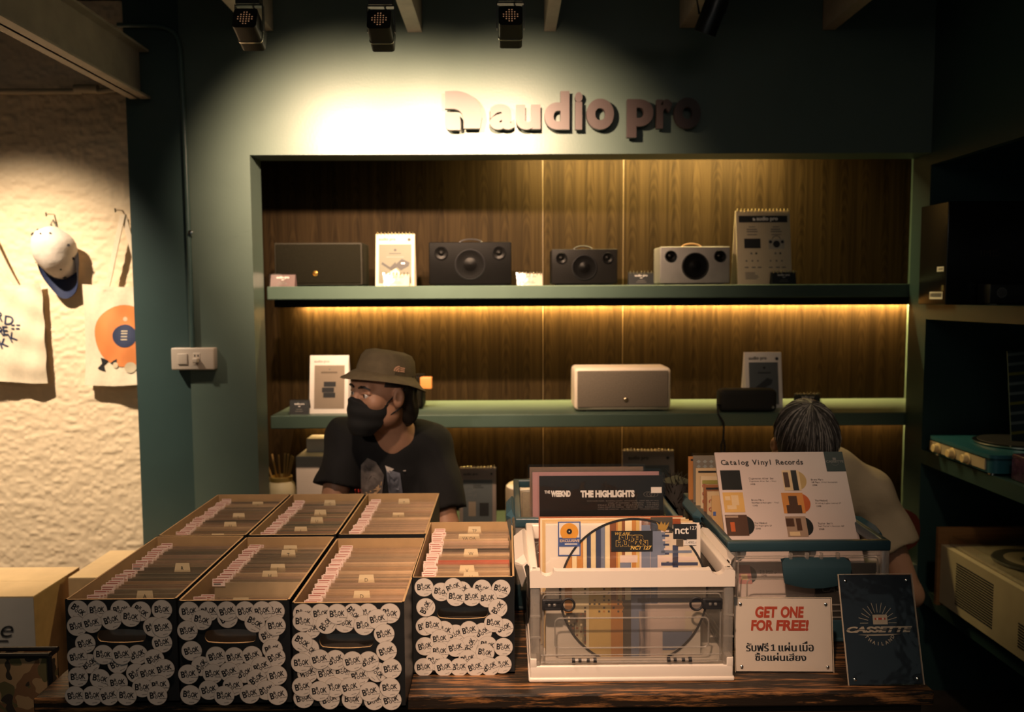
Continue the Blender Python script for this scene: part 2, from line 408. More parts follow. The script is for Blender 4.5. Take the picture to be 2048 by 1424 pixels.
# roof joists: rectangular tubes running to the back wall
JM = mat('joist_paint', (0.42, 0.36, 0.29), 0.6, var=0.1)
for px0, px1, py, lab in ((478, 524, 36, 'pale ceiling joist behind the leftmost spotlight'), (806, 836, 39, 'pale ceiling joist between the second and third spotlights'),
                          (1092, 1116, 37, 'pale narrow ceiling joist right of the third spotlight'), (1376, 1408, 30, 'grey ceiling joist beside the black cylinder spotlight'),
                          (1676, 1702, 34, 'grey ceiling joist at the far right of the dark wall')):
    a, c = W(px0, py, 2.86), W(px1, py, 2.86)
    b = MB(); b.box(a.x, c.x, 0.6, 2.995, a.z, ZC, JM); tag(b.build('ceiling_joist'), lab, 'joist')

# conduit and socket on the column
PIPE = mat('teal_conduit', (0.055, 0.10, 0.095), 0.35)
t = thing('conduit_pipe', 'teal conduit pipe bending down the column to the socket', 'pipe', (0, 0, 0))
pts = [W(235, 50, 2.985), W(310, 51, 2.985), W(332, 55, 2.985), W(347, 64, 2.985), W(356, 78, 2.985), W(360, 96, 2.985), W(371, 300, 2.985), W(381, 560, 2.985), W(386, 697, 2.985)]
b = MB(); b.tube(pts, 0.0085, PIPE, n=10); b.build('tube', t, smooth=True)
p = W(383, 465, 2.978); b = MB(); b.lathe([(0.0, 0), (0.008, 0), (0.008, 0.012), (0.0, 0.014)], CHROME, T(*p) @ RX(pi/2), 12); b.build('clip', t, smooth=True, label='small brass screw head')
p = W(384, 718, 2.96); s = 85/1600*2.98/2; h = 44/1600*2.98/2
t = thing('wall_socket', 'white surface-mounted socket box on the dark column', 'socket', (p.x, 2.999, p.z))
SK = mat('socket_plastic', (0.62, 0.53, 0.45), 0.35, var=0.02)
b = MB(); b.rbox(-s, s, -0.035, 0.006, -h, h, 0.005, SK); b.build('back_box', t, smooth=True)
b = MB(); b.rbox(-s*0.45-0.018, -s*0.45+0.018, -0.04, -0.033, -0.02, 0.02, 0.002, SK); b.build('switch', t, smooth=True)
b = MB(); b.rbox(s*0.2-0.014, s*0.2+0.014, -0.037, -0.033, -0.022, 0.022, 0.002, SK)
for dx, dz in ((-0.006, 0.012), (0.006, 0.012)): b.box(s*0.2+dx-0.002, s*0.2+dx+0.002, -0.0378, -0.036, dz-0.004, dz+0.004, INK)
b.rbox(s*0.2-0.009, s*0.2+0.011, -0.058, -0.036, -0.014, 0.004, 0.004, SK); b.build('outlet', t, smooth=True)

# pipe high on the cream wall
b = MB(); ya = 3.27
b.tube([W(-60, 183, ya), W(60, 183, ya), W(165, 183, ya)], 0.011, CREAMP, n=10); b.tube([W(150, 178, ya), W(196, 178, ya)], 0.018, CREAMP, n=10)
b.tube([W(195, 183, ya), W(238, 178, ya)], 0.011, CREAMP, n=10)
tag(b.build('wall_pipe', smooth=True), 'thin pipe with a coupling high on the cream wall', 'pipe')

# ------------------------------------------------------------------ spotlights
GLOW = mat('grille_glow', (0.3, 0.15, 0.06), 0.4, emit=(1.0, 0.5, 0.25, 0.22))
LENS = mat('lamp_lens', (0.9, 0.8, 0.6), 0.3, emit=(1.0, 0.8, 0.5, 6.0))
b = MB(); b.box(-0.85, 0.58, 2.232, 2.268, 2.42, 2.45, BLACKM)
for x in (-0.80, -0.2, 0.5): b.box(x-0.01, x+0.01, 2.24, 2.26, 2.445, ZC, BLACKM)
tag(b.build('light_track'), 'black lighting track carrying the three box spotlights', 'track')
def box_spot(px, py, label, tgt, power):
    c = W(px, py, 2.25); t = thing('spotlight', label, 'spotlight', (c.x, 2.25, c.z), 0.0, 'square track spotlights')
    b = MB(); b.box(-0.032, 0.032, -0.018, 0.018, 0.064, 2.422-c.z, BLACKM); b.build('adapter', t)
    b = MB(); w = 0.037
    b.box(-w, w, -0.008, 0.008, 0.062, 0.0645, BLACKM)
    for s in (-1, 1): b.box(s*w-0.0012, s*w+0.0012, -0.008, 0.008, -0.005, 0.0645, BLACKM)
    b.tube([(0.01, 0, 0.062), (0.022, 0.0, 0.045), (0.0, -0.01, 0.035), (-0.008, -0.02, 0.024)], 0.003, BLACKPL)
    b.build('yoke', t)
    # housing: axis tilted down towards the wall
    M = RX(radians(-24))
    b = MB(); b.rbox(-0.032, 0.032, -0.045, 0.045, -0.032, 0.032, 0.009, BLACKM, M, edges='Y')
    b.build('housing', t, smooth=True)
    b = MB(); b.rbox(-0.0335, 0.0335, 0.010, 0.014, -0.0335, 0.0335, 0.009, CHROME, M, edges='Y'); b.build('trim_band', t, smooth=True, label='thin chrome band')
    b = MB()
    for i in range(6):
        for j in range(6):
            x, z = (i-2.5)*0.0075, (j-2.5)*0.0075
            if x*x+z*z < 0.021**2: b.disc(x, z, 0.0020, GLOW, -0.0456, M, 6)
    b.build('rear_grille', t, label='glowing perforated rear grille')
    b = MB(); b.disc(0, 0, 0.027, LENS, 0.0, M @ T(0, 0.0455, 0) @ RZ(pi), 24); b.build('lens', t)
    loc = Vector((c.x, 2.25, c.z))+M.to_3x3() @ Vector((0, 0.053, 0))
    spot('spotlight_lamp', loc, tgt, power, WALLW, 94, 1.0, 0.02)
for px, py, lab, P in ((500, 60, 'leftmost black square spotlight on the ceiling track', 145), (763, 62, 'middle black square spotlight aimed left of the lettering', 150),
                       (1021, 55, 'black square spotlight above the wall lettering', 132)):
    c = W(px, py, 2.25); box_spot(px, py, lab, (c.x+(0.10 if px < 600 else 0.03), 3.0, c.z-0.32), P)
c = W(1424, 28, 2.6); t = thing('cylinder_spotlight', 'unlit black cylinder spotlight at the upper right', 'spotlight', (c.x, 2.6, c.z))
M = RY(radians(18)) @ RX(radians(20))
b = MB(); b.lathe([(0.0, -0.06), (0.036, -0.06), (0.036, 0.05), (0.03, 0.065), (0, 0.065)], BLACKM, M, 24); b.build('housing', t, smooth=True)
b = MB(); b.box(-0.012, 0.012, -0.012, 0.012, 0.03, ZC-c.z, BLACKM); b.build('stem', t)
b = MB(); b.tube([(-0.04, 0, 0), (-0.05, 0, 0.05), (0, 0, 0.09), (0.05, 0, 0.05), (0.04, 0, 0)], 0.004, BLACKM); b.build('bracket', t, smooth=True)

# ------------------------------------------------------------------ wall lettering
ROSE = mat('brushed_rose_metal', (0.050, 0.033, 0.032), 0.5, 0.0, var=0.06, vs=30)
t = thing('wall_sign', 'raised lettering sign fixed to the back wall above the niche', 'sign', (0, 2.97, 0))
yl = 2.955
def lx(px, py): q = W(px, py, yl); return q.x, q.z
for ch, xa, xb, ya, yb in (('a', 980, 1029, 208, 259), ('u', 1032, 1081, 209, 259), ('d', 1089, 1139, 182, 259), ('i', 1150, 1165, 184, 259), ('o', 1173, 1228, 197, 259),
                           ('p', 1254, 1307, 198, 275), ('r', 1313, 1345, 198, 257), ('o', 1348, 1402, 195, 257)):
    a = lx(xa, yb); c = lx(xb, ya); b = MB()
    b.text(ch, 1, 0, 0, ROSE, yl-2.97, None, bold=0.045, depth=0.022, res=8, fit=(a[0], c[0], a[1], c[1])); b.build('letter', t)
zz = lambda u, v: lx(840+u/3.303, 120+v/3.303)
def bez(p0, p1, p2, n=10): return [((1-k)**2*p0[0]+2*k*(1-k)*p1[0]+k*k*p2[0], (1-k)**2*p0[1]+2*k*(1-k)*p1[1]+k*k*p2[1]) for k in [i/n for i in range(n+1)]]
arch = [(165, 205), (235, 203)]+bez((250, 204), (400, 225), (410, 380))+[(396, 452), (288, 452)]+bez((288, 400), (285, 325), (215, 322))+[(165, 322)]
inner = [(165, 345), (205, 345)]+bez((215, 345), (268, 348), (268, 415))+[(268, 462), (200, 462)]+bez((195, 462), (168, 458), (165, 425))
for pl, lab in ((arch, 'upper arch of the emblem'), (inner, 'lower piece of the emblem')):
    b = MB(); b.prism([zz(*q) for q in pl][::-1], yl-2.97, yl-2.97+0.022, ROSE); b.build('emblem', t, label=lab)
# ------------------------------------------------------------------ speakers and signs in the niche
def px_span(px0, px1, py, Y): return W(px0, py, Y).x, W(px1, py, Y).x
def cone_driver(t, name, cx, cz, r, m_ring, m_cone, y=-0.001, label=None):
    b = MB(); M = T(cx, y, cz) @ RX(pi/2)
    b.lathe([(r*0.86, 0.0), (r*0.93, 0.005), (r, 0.001), (r, -0.002)], m_ring, M, 40, False)
    b.lathe([(r*0.87, 0.0034), (r*0.78, 0.0030), (r*0.45, 0.0005), (r*0.40, 0.0012), (r*0.20, 0.0045), (0, 0.0055)], m_cone, M, 40, False)
    b.build(name, t, smooth=True, label=label)
def driver_speaker(px0, px1, pyt, Y, label, body, cone, handle, feet=0.006, depth=0.14):
    x0, x1 = px_span(px0, px1, 540, Y); w = (x1-x0)/2; h = W(940, pyt, Y).z-ZS1
    t = thing('bookshelf_speaker', label, 'speaker', ((x0+x1)/2, Y, ZS1))
    b = MB(); b.rbox(-w, w, 0.012, depth, feet, h, 0.006, body); b.build('cabinet', t, smooth=True)
    # front baffle with three round openings is its own board
    b = MB(); b.rbox(-w, w, 0.0, 0.013, feet, h, 0.004, body); b.build('front_baffle', t, smooth=True)
    r = h*0.355; cone_driver(t, 'woofer', 0, feet+(h-feet)*0.47, r, BLACKPL, cone)
    for s in (-1, 1): cone_driver(t, 'tweeter', s*w*0.70, feet+(h-feet)*0.74, h*0.155, BLACKPL, cone)
    b = MB(); n = 14; hw = w*0.30
    b.tube([(hw*cos(pi*i/n), depth*0.5, h-0.004+0.020*sin(pi*i/n)) for i in range(n+1)], 0.0032, handle); b.build('handle', t, smooth=True)
    b = MB(); b.box(-w*0.85, w*0.85, 0.02, depth-0.02, 0, feet+0.002, BLACKPL); b.build('base', t)
CONE = mat('speaker_cone', (0.0022, 0.0021, 0.0020), 0.35, spec=0.08)
DARKB = mat('dark_lacquer', (0.0028, 0.0027, 0.0026), 0.5, spec=0.05)
DARKB2 = mat('charcoal_lacquer', (0.007, 0.0065, 0.006), 0.45, spec=0.08)
SILV = mat('silver_grey_lacquer', (0.22, 0.21, 0.20), 0.45, 0.3)
LEATH = mat('tan_leather', (0.30, 0.15, 0.05), 0.6)
driver_speaker(858, 1023, 484, 3.22, 'large black three-driver speaker with a carry handle on the upper shelf', DARKB, CONE, BLACKPL)
driver_speaker(1103, 1235, 499, 3.22, 'small charcoal three-driver speaker in the middle of the upper shelf', DARKB2, CONE, BLACKPL)
driver_speaker(1320, 1460, 495, 3.22, 'silver grey three-driver speaker with a tan handle', SILV, CONE, LEATH)

def fabric_speaker(px0, px1, pyt, Y, z0, label, shell, cloth, emblem, rnd_=0.006, bez_=0.006, depth=0.15, emb=0.0, embz=0.3, feet=0.005, r_em=0.011):
    x0, x1 = px_span(px0, px1, 540, Y); w = (x1-x0)/2; h = W(940, pyt, Y).z-z0
    t = thing('fabric_speaker', label, 'speaker', ((x0+x1)/2, Y, z0))
    b = MB(); b.rbox(-w, w, 0, depth, feet, h, rnd_, shell, seg=4); b.build('cabinet', t, smooth=True)
    b = MB(); b.rbox(-w+bez_, w-bez_, -0.004, 0.01, feet+bez_, h-bez_, min(0.005, rnd_), cloth); b.build('fabric_grille', t, smooth=True)
    b = MB(); M = T(emb, -0.004, embz*h) @ RX(pi/2)
    b.lathe([(r_em, 0), (r_em, 0.003), (r_em*0.7, 0.005), (r_em*0.65, 0.003), (0, 0.004)], emblem, M, 20); b.build('emblem', t, smooth=True)
    b = MB()
    for sx in (-0.8, 0.8): b.box(sx*w-0.01, sx*w+0.01, 0.02, depth-0.02, 0, feet+0.003, BLACKPL)
    b.build('foot', t)
    return t
OLIVE = mat('olive_black_cloth', (0.009, 0.0085, 0.0055), 0.9, spec=0.03, var=0.25, vs=220)
fabric_speaker(549, 725, 484, 3.22, ZS1, 'dark olive cloth speaker with a gold emblem on the upper shelf', mat('olive_shell', (0.022, 0.020, 0.014), 0.6, spec=0.15), OLIVE,
               mat('brass', (0.75, 0.45, 0.12), 0.25, 1.0), emb=-0.012, embz=0.30, depth=0.16)
fabric_speaker(1149, 1345, 737, 3.20, ZS2, 'white rounded speaker with a grey cloth front on the lower shelf', mat('white_speaker_shell', (0.72, 0.62, 0.50), 0.4, var=0.02),
               mat('taupe_cloth', (0.135, 0.112, 0.085), 0.85, var=0.2, vs=260), mat('bronze', (0.45, 0.36, 0.25), 0.3, 1.0), rnd_=0.018, bez_=0.012, depth=0.17, emb=0.012, embz=0.28, r_em=0.009)
# dark speaker behind the seated man, with a tan leather tab
t = fabric_speaker(706, 842, 752, 3.30, ZS2, 'dark speaker with a tan leather tab behind the man in the hat', DARKB, OLIVE, CHROME, depth=0.13)
b = MB(); q = W(842, 760, 3.30); lx_ = q.x-t.location.x; b.rbox(lx_-0.004, lx_+0.045, -0.006, 0.03, 0.085, 0.135, 0.004, mat('orange_leather', (0.60, 0.24, 0.06), 0.5), RY(0.0)); b.build('tab', t, smooth=True)
# portable speaker with strap
x0, x1 = px_span(1437, 1551, 800, 3.19); w = (x1-x0)/2; t = thing('portable_speaker', 'black rounded portable speaker with a hanging wrist strap', 'speaker', ((x0+x1)/2, 3.19, ZS2))
h = W(1490, 777, 3.19).z-ZS2; b = MB(); b.rbox(-w, w, -0.03, 0.05, 0.0, h, 0.022, mat('black_mesh_cloth', (0.009, 0.009, 0.009), 0.8, var=0.3, vs=300), seg=5); b.build('body', t, smooth=True)
b = MB(); b.lathe([(0.006, 0), (0.006, 0.002), (0.004, 0.002), (0.003, 0.001), (0, 0.001)], CHROME, T(w*0.83, -0.03, h*0.22) @ RX(pi/2), 16); b.build('emblem', t, smooth=True)
b = MB(); zc = h*0.3
b.tube([(-w+0.004, -0.02, zc), (-w-0.012, -0.03, zc+0.005), (-w-0.014, -0.05, zc-0.03), (-w+0.002, -0.068, zc-0.06), (-w+0.004, -0.07, -0.06), (-w+0.002, -0.07, -0.10),
        (-w-0.006, -0.07, -0.125), (-w-0.004, -0.07, -0.15), (-w+0.006, -0.07, -0.155), (-w+0.01, -0.07, -0.13), (-w+0.004, -0.07, -0.10)], 0.0042, BLACKPL); b.build('wrist_strap', t, smooth=True)

# ring-bound price signs
SAGE = mat('sage_print', (0.085, 0.085, 0.058), 0.6, var=0.03)
TAUPE = mat('taupe_print', (0.25, 0.20, 0.15), 0.6, var=0.03)
BLUEG = mat('bluegrey_print', (0.085, 0.10, 0.11), 0.6, var=0.03)
SILVER = mat('wire_binding', (0.8, 0.7, 0.5), 0.25, 1.0)
def sign_stand(name, px0, px1, pyt, pyb, Y, label, z0, paper, ring=True, lean=0.16, cat='sign', art=None, thick=0.004, clear_cover=False, group=None):
    x0, x1 = px_span(px0, px1, (pyt+pyb)/2, Y); w = (x1-x0)/2; h = W(940, pyt, Y).z-z0
    t = thing(name, label, cat, ((x0+x1)/2, Y, z0), 0.0, group); M = RX(-lean)
    L = h/cos(lean)
    b = MB(); b.box(-w, w, 0, thick, 0, L, paper, M)
    b.box(-w, w, 0, 0.003, 0, L, paper, T(0, 2*h*tan(lean)+0.006, 0) @ RX(lean))   # back leaf of the tent
    b.build('tent_card', t)
    if art:
        b = MB(); art(b, w, L, M); b.build('print', t)
    if ring:
        b = MB(); n = max(6, int(2*w/0.014))
        for i in range(n):
            x = -w+2*w*(i+0.5)/n
            b.tube([(x, -0.006*cos(a), L+0.001+0.007*sin(a)) for a in [2*pi*k/8 for k in range(8)]], 0.0016, SILVER, M, 5, True)
        b.build('wire_binding', t, smooth=True)
    if clear_cover:
        b = MB(); b.box(-w-0.004, w+0.004, -0.004, -0.0015, 0, L+0.004, CLEAR, M); b.build('clear_cover', t)
    return t
def lines(b, x0, x1, z0, z1, n, m, M, y=-0.0012, frac=0.45):
    r = random.Random(int(1e4*abs(x0+z1))+n)
    for i in range(n):
        zc = z1-(z1-z0)*(i+0.5)/n; hh = (z1-z0)/n*frac/2; xe = x1-(x1-x0)*r.random()*0.3
        b.rect(x0, xe, zc-hh, zc+hh, m, y, M)
def art_brochure(b, w, L, M):
    b.rect(-w*0.84, w*0.84, L*0.05, L*0.80, SAGE, -0.0008, M)
    b.text('audio pro', w*0.22, -w*0.84, L*0.875, INK, -0.0012, M, bold=0.02); b.disc(w*0.72, L*0.89, w*0.09, INK, -0.0012, M, 16)
    b.rect(-w*0.3, w*0.3, L*0.615, L*0.63, INK, -0.0012, M); b.rect(-w*0.45, w*0.45, L*0.55, L*0.56, GREYINK, -0.0012, M); b.disc(0, L*0.69, w*0.07, INK, -0.0012, M, 12)
    b.poly([(-w*0.7, L*0.42), (-w*0.2, L*0.30), (w*0.1, L*0.36), (0.02*w, L*0.46), (-w*0.25, L*0.36), (-w*0.66, L*0.46)], INK, -0.0013, M)
    b.poly([(0, L*0.40), (w*0.35, L*0.52), (w*0.75, L*0.45), (w*0.70, L*0.38), (w*0.3, L*0.30)], INK, -0.0014, M)
    b.rect(w*0.32, w*0.5, L*0.42, L*0.45, WHITEINK, -0.0016, M); b.poly([(-w*0.55, L*0.20), (0.05*w, L*0.34), (w*0.3, L*0.24), (-w*0.1, L*0.14)], CREAMP, -0.0015, M)
def art_pricelist(b, w, L, M):
    b.rect(-w*0.90, w*0.90, L*0.84, L*0.93, INK, -0.0008, M); b.text('audio pro', w*0.20, -w*0.24, L*0.868, WHITEINK, -0.0012, M, bold=0.03)
    b.ring(-w*0.38, L*0.865, w*0.0, w*0.10, WHITEINK, -0.0012, M, 10, 0, pi/2)
    b.rect(-w*0.72, -w*0.12, L*0.49, L*0.62, INK, -0.0010, M)
    cx = w*0.47; b.rect(cx-w*0.29, cx+w*0.29, L*0.48, L*0.61, mat('grey_print', (0.35, 0.33, 0.28), 0.6), -0.0010, M)
    b.disc(cx, L*0.545, w*0.13, INK, -0.0013, M, 18)
    for s in (-1, 1): b.disc(cx+s*w*0.22, L*0.575, w*0.06, INK, -0.0013, M, 14)
    b.ring(cx, L*0.60, w*0.14, w*0.17, GREYINK, -0.0012, M, 10, 0.2, pi-0.2)
    for x in (-0.42, 0.47):
        b.rect(w*(x-0.12), w*(x+0.12), L*0.775, L*0.785, GREYINK, -0.001, M); lines(b, w*(x-0.2), w*(x+0.22), L*0.70, L*0.76, 2, GREYINK, M); b.rect(w*(x-0.18), w*(x+0.18), L*0.668, L*0.68, GREYINK, -0.001, M)
        for k in (-0.05, 0.13): b.disc(w*(x+k), L*0.42, w*0.04, INK if k > 0 else GREYINK, -0.001, M, 10)
        for k in (-0.24, -0.02, 0.18): b.disc(w*(x+k), L*0.32, w*0.035, GREYINK, -0.001, M, 8)
        for k in (-0.24, 0.02, 0.24): b.rect(w*(x+k-0.07), w*(x+k+0.07), L*0.225, L*0.24, GREYINK, -0.001, M)
        lines(b, w*(x-0.30), w*(x+0.2), L*0.07, L*0.17, 5, GREYINK, M)
def art_framed(b, w, L, M):
    b.rect(-w*0.76, w*0.80, L*0.08, L*0.83, TAUPE, -0.0008, M); b.text('audio pro', w*0.2, -w*0.78, L*0.88, GREYINK, -0.0012, M)
    b.rect(-w*0.42, w*0.42, L*0.69, L*0.72, mat('brown_print', (0.12, 0.09, 0.06), 0.6), -0.0012, M); b.disc(0.02*w, L*0.76, w*0.05, GREYINK, -0.0012, M, 10)
    for k, (x, z) in enumerate(((0.05, 0.46), (-0.04, 0.36), (0.03, 0.27))): b.rect(w*(x-0.32), w*(x+0.30), L*z, L*(z+0.085), INK, -0.0012, M)
    for z in (0.355, 0.452): b.rect(-w*0.26, w*0.26, L*z, L*(z+0.008), GREYINK, -0.0015, M)
def art_bluegrey(b, w, L, M):
    b.rect(-w*0.78, w*0.80, L*0.06, L*0.82, BLUEG, -0.0008, M); b.text('audio pro', w*0.25, -w*0.78, L*0.87, INK, -0.0012, M, bold=0.02); b.disc(w*0.75, L*0.885, w*0.09, INK, -0.0012, M, 14)
    b.rect(-w*0.3, w*0.4, L*0.62, L*0.64, INK, -0.0012, M); b.disc(0.05*w, L*0.72, w*0.07, INK, -0.0012, M, 12)
    b.poly([(-w*0.6, L*0.33), (w*0.2, L*0.54), (w*0.5, L*0.50), (w*0.4, L*0.42), (-w*0.3, L*0.30)], mat('navy_print', (0.02, 0.024, 0.03), 0.6), -0.0013, M)
def art_dim(b, w, L, M):
    b.rect(-w*0.80, w*0.80, L*0.05, L*0.80, BLUEG, -0.0008, M); b.text('audio pro', w*0.2, -w*0.78, L*0.88, INK, -0.0012, M, bold=0.02); b.disc(w*0.75, L*0.90, w*0.06, INK, -0.0012, M, 14)
    lines(b, -w*0.25, w*0.35, L*0.66, L*0.72, 2, INK, M); b.rbox(-w*0.5, -w*0.1, -0.0013, -0.0012, L*0.2, L*0.44, 0.0004, TAUPE, M); b.rect(w*0.1, w*0.6, L*0.2, L*0.42, INK, -0.0012, M)
sign_stand('tent_sign', 750, 828, 466, 572, 3.20, 'ring-bound cream sign with a sage picture left of the large black speaker', ZS1, CREAMP, art=art_brochure)
sign_stand('tent_sign', 1477, 1586, 421, 570, 3.22, 'tall ring-bound price list with a black heading on the upper shelf', ZS1, CREAMP, art=art_pricelist)
sign_stand('tent_sign', 617, 695, 711, 820, 3.20, 'white framed sign showing three stacked speakers on the lower shelf', ZS2, WHITEP, ring=False, art=art_framed, clear_cover=True)
sign_stand('tent_sign', 1493, 1567, 709, 814, 3.29, 'white sign with a blue-grey picture behind the portable speaker', ZS2, WHITEP, ring=False, art=art_bluegrey)
GREYP = mat('grey_lilac_paper', (0.24, 0.19, 0.165), 0.6, var=0.03)
sign_stand('tent_sign', 918, 992, 940, 1032, 3.30, 'ring-bound grey sign on the bottom ledge beside the man', ZS3, GREYP, art=art_dim, clear_cover=True)
sign_stand('tent_sign', 1248, 1352, 908, 1040, 3.34, 'ring-bound lilac-grey sign behind the black-topped album', ZS3, GREYP, art=art_dim)
# small price cards
NAVY = mat('navy_card', (0.02, 0.024, 0.028), 0.5, var=0.03)
PLUM = mat('mauve_card', (0.12, 0.075, 0.075), 0.5, var=0.03)
PALEC = mat('pale_card', (0.30, 0.255, 0.19), 0.5, var=0.05)
def price_card(px0, px1, pyt, pyb, Y, z0, label, paper, ring=True, ink=WHITEINK):
    def art(b, w, L, M):
        b.text('audio pro', w*0.26, 0, L*0.70, ink, -0.0012, M, 'C', bold=0.03); b.rect(-w*0.1, w*0.1, L*0.55, L*0.60, ink, -0.0012, M)
        b.rect(-w*0.3, w*0.3, L*0.34, L*0.39, GREYINK, -0.0012, M); b.rect(-w*0.4, w*0.4, L*0.20, L*0.25, GREYINK, -0.0012, M)
    sign_stand('price_card', px0, px1, pyt, pyb, Y, label, z0, paper, ring=ring, lean=0.3, cat='price card', art=art, clear_cover=True, thick=0.002)
price_card(540, 589, 548, 575, 3.165, ZS1, 'mauve price card in front of the olive cloth speaker', PLUM, False)
price_card(768, 818, 548, 575, 3.165, ZS1, 'bright ring-bound price card in front of the sage-picture sign', PALEC, ink=GREYINK)
price_card(1035, 1085, 548, 573, 3.165, ZS1, 'ring-bound price card right of the large black speaker', PALEC, ink=GREYINK)
price_card(1258, 1308, 547, 572, 3.165, ZS1, 'dark ring-bound price card left of the silver speaker', NAVY)
price_card(1545, 1593, 547, 572, 3.165, ZS1, 'dark price card at the foot of the tall price list', NAVY)
price_card(578, 617, 800, 826, 3.17, ZS2, 'navy price card left of the white framed sign', NAVY, False)
price_card(1593, 1642, 793, 818, 3.30, ZS2, 'navy price card at the right of the lower shelf above the grey-haired head', NAVY)

# bottom ledge: reed diffuser, white carton, cylinder speaker
p = G(566, 1010, ZS3); x0, x1 = px_span(534, 592, 975, 3.33)
t = thing('reed_diffuser', 'cream jar of tan reed sticks at the left of the ledge', 'diffuser', ((x0+x1)/2, 3.33, ZS3)); r = (x1-x0)/2
JAR = mat('cream_ceramic', (0.62, 0.56, 0.36), 0.3, var=0.03); zt = W(566, 958, 3.33).z-ZS3
b = MB(); b.lathe([(0, 0), (r*0.95, 0), (r, 0.01), (r, zt*0.72), (r*0.9, zt*0.9), (r*0.72, zt*0.97), (r*0.70, zt), (r*0.62, zt), (r*0.62, zt*0.9), (0, zt*0.85)], JAR, None, 32); b.build('jar', t, smooth=True)
b = MB(); b.lathe([(r*0.72, zt*0.96), (r*0.76, zt*0.98), (r*0.76, zt+0.012), (r*0.66, zt+0.014), (r*0.6, zt)], mat('gold_rim', (0.55, 0.40, 0.13), 0.35, 0.7), None, 28); b.build('collar', t, smooth=True)
REED = mat('reed', (0.55, 0.36, 0.13), 0.7, var=0.15)
for dx, dz in ((-0.055, 0.085), (-0.03, 0.11), (-0.005, 0.105), (0.02, 0.11), (0.033, 0.105), (0.045, 0.10), (0.052, 0.095), (-0.062, 0.05)):
    b = MB(); b.tube([(dx*0.3, 0, zt*0.7), (dx, -0.01+dx*0.3, zt+dz)], 0.0036, REED, n=6); b.build('reed', t, smooth=True)
x0, x1 = px_span(593, 672, 960, 3.27); t = thing('carton', 'white carton with a bright top behind the man on the ledge', 'box', ((x0+x1)/2, 3.27, ZS3))
hh = W(640, 915, 3.27).z-ZS3; w = (x1-x0)/2
b = MB(); b.box(-w, w, 0, 0.2, 0, hh, mat('white_carton', (0.62, 0.54, 0.47), 0.6, var=0.03)); b.build('carton_body', t)
b = MB(); b.box(-w, w, 0.0, 0.2, hh, hh+0.004, WHITEP); b.box(-w+0.02, w, 0.10, 0.2, hh+0.004, hh+0.06, WHITEP); b.build('lid', t)
x0, x1 = px_span(1011, 1110, 990, 3.34); r = (x1-x0)/2; zt = W(1060, 968, 3.34).z-ZS3
t = thing('cylinder_speaker', 'beige cloth cylinder speaker with a pale top on the ledge', 'speaker', ((x0+x1)/2, 3.34+0.0, ZS3))
b = MB(); b.lathe([(0, 0), (r*0.94, 0), (r, 0.012), (r, zt-0.02), (r*0.97, zt-0.006)], mat('beige_cloth', (0.30, 0.24, 0.16), 0.85, var=0.2, vs=240), None, 40); b.build('cloth_body', t, smooth=True)
b = MB(); b.lathe([(r*0.97, zt-0.006), (r*0.90, zt), (0, zt+0.001)], WHITEPL, None, 40); b.build('top_plate', t, smooth=True)

# ------------------------------------------------------------------ right-hand bookcase contents
GLOSSB = mat('glossy_black_carton', (0.006, 0.006, 0.006), 0.22, var=0.02, coat=0.1)
t = thing('black_box', 'large glossy black product carton on the top right shelf', 'box', (1.552, 2.82, 1.502))
hz = 0.362
b = MB(); b.rbox(0, 0.42, 0, 0.185, 0, hz, 0.003, GLOSSB); b.build('carton_body', t, smooth=True)
M = RZ(-pi/2)           # on the left face: local x runs to the back
def lf(b, y0, y1, z0, z1, m, off=-0.0008): b.add([(off, y0, z0), (off, y1, z0), (off, y1, z1), (off, y0, z1)], [(0, 1, 2, 3)], m)
b = MB(); lf(b, 0.018, 0.105, 0.020, 0.046, WHITEP)
for i in range(22): lf(b, 0.024+i*0.0035, 0.0255+i*0.0035+(i % 3)*0.0004, 0.027, 0.042, INK, -0.0012)
b.build('barcode_label', t, label='white barcode label')
b = MB(); lf(b, 0.015, 0.06, 0.118, 0.136, WHITEP); lf(b, 0.02, 0.05, 0.125, 0.129, GREYINK, -0.0012); b.build('small_label', t)
b = MB(); lf(b, 0.012, 0.026, 0.05, 0.07, mat('dull_gold_print', (0.16, 0.13, 0.05), 0.5)); b.text('IMIS', 0.035, 0.115, 0.17, mat('dark_brown_print', (0.03, 0.018, 0.012), 0.4), -0.001, None, bold=0.0, sx=1.2); b.build('print', t)
t = thing('small_device', 'small black device with a round emblem before the glossy black carton', 'device', (1.66, 2.74, 1.502))
b = MB(); b.rbox(0, 0.2, 0, 0.075, 0.004, 0.072, 0.004, BLACKPL); b.build('case', t, smooth=True)
b = MB(); g = mat('dim_grey_print', (0.16, 0.16, 0.15), 0.5)
b.ring(0.042, 0.042, 0.015, 0.0175, g, -0.001)
for k in range(-3, 4): b.rect(0.042+k*0.004-0.001, 0.042+k*0.004+0.001, 0.042-sqrt(0.015**2-(k*0.004)**2), 0.042+sqrt(0.015**2-(k*0.004)**2), g, -0.001)
b.build('emblem', t)
b = MB(); b.box(0.005, 0.03, 0.005, 0.03, 0, 0.006, CHROME); b.box(0.17, 0.195, 0.005, 0.03, 0, 0.006, CHROME); b.build('foot', t)

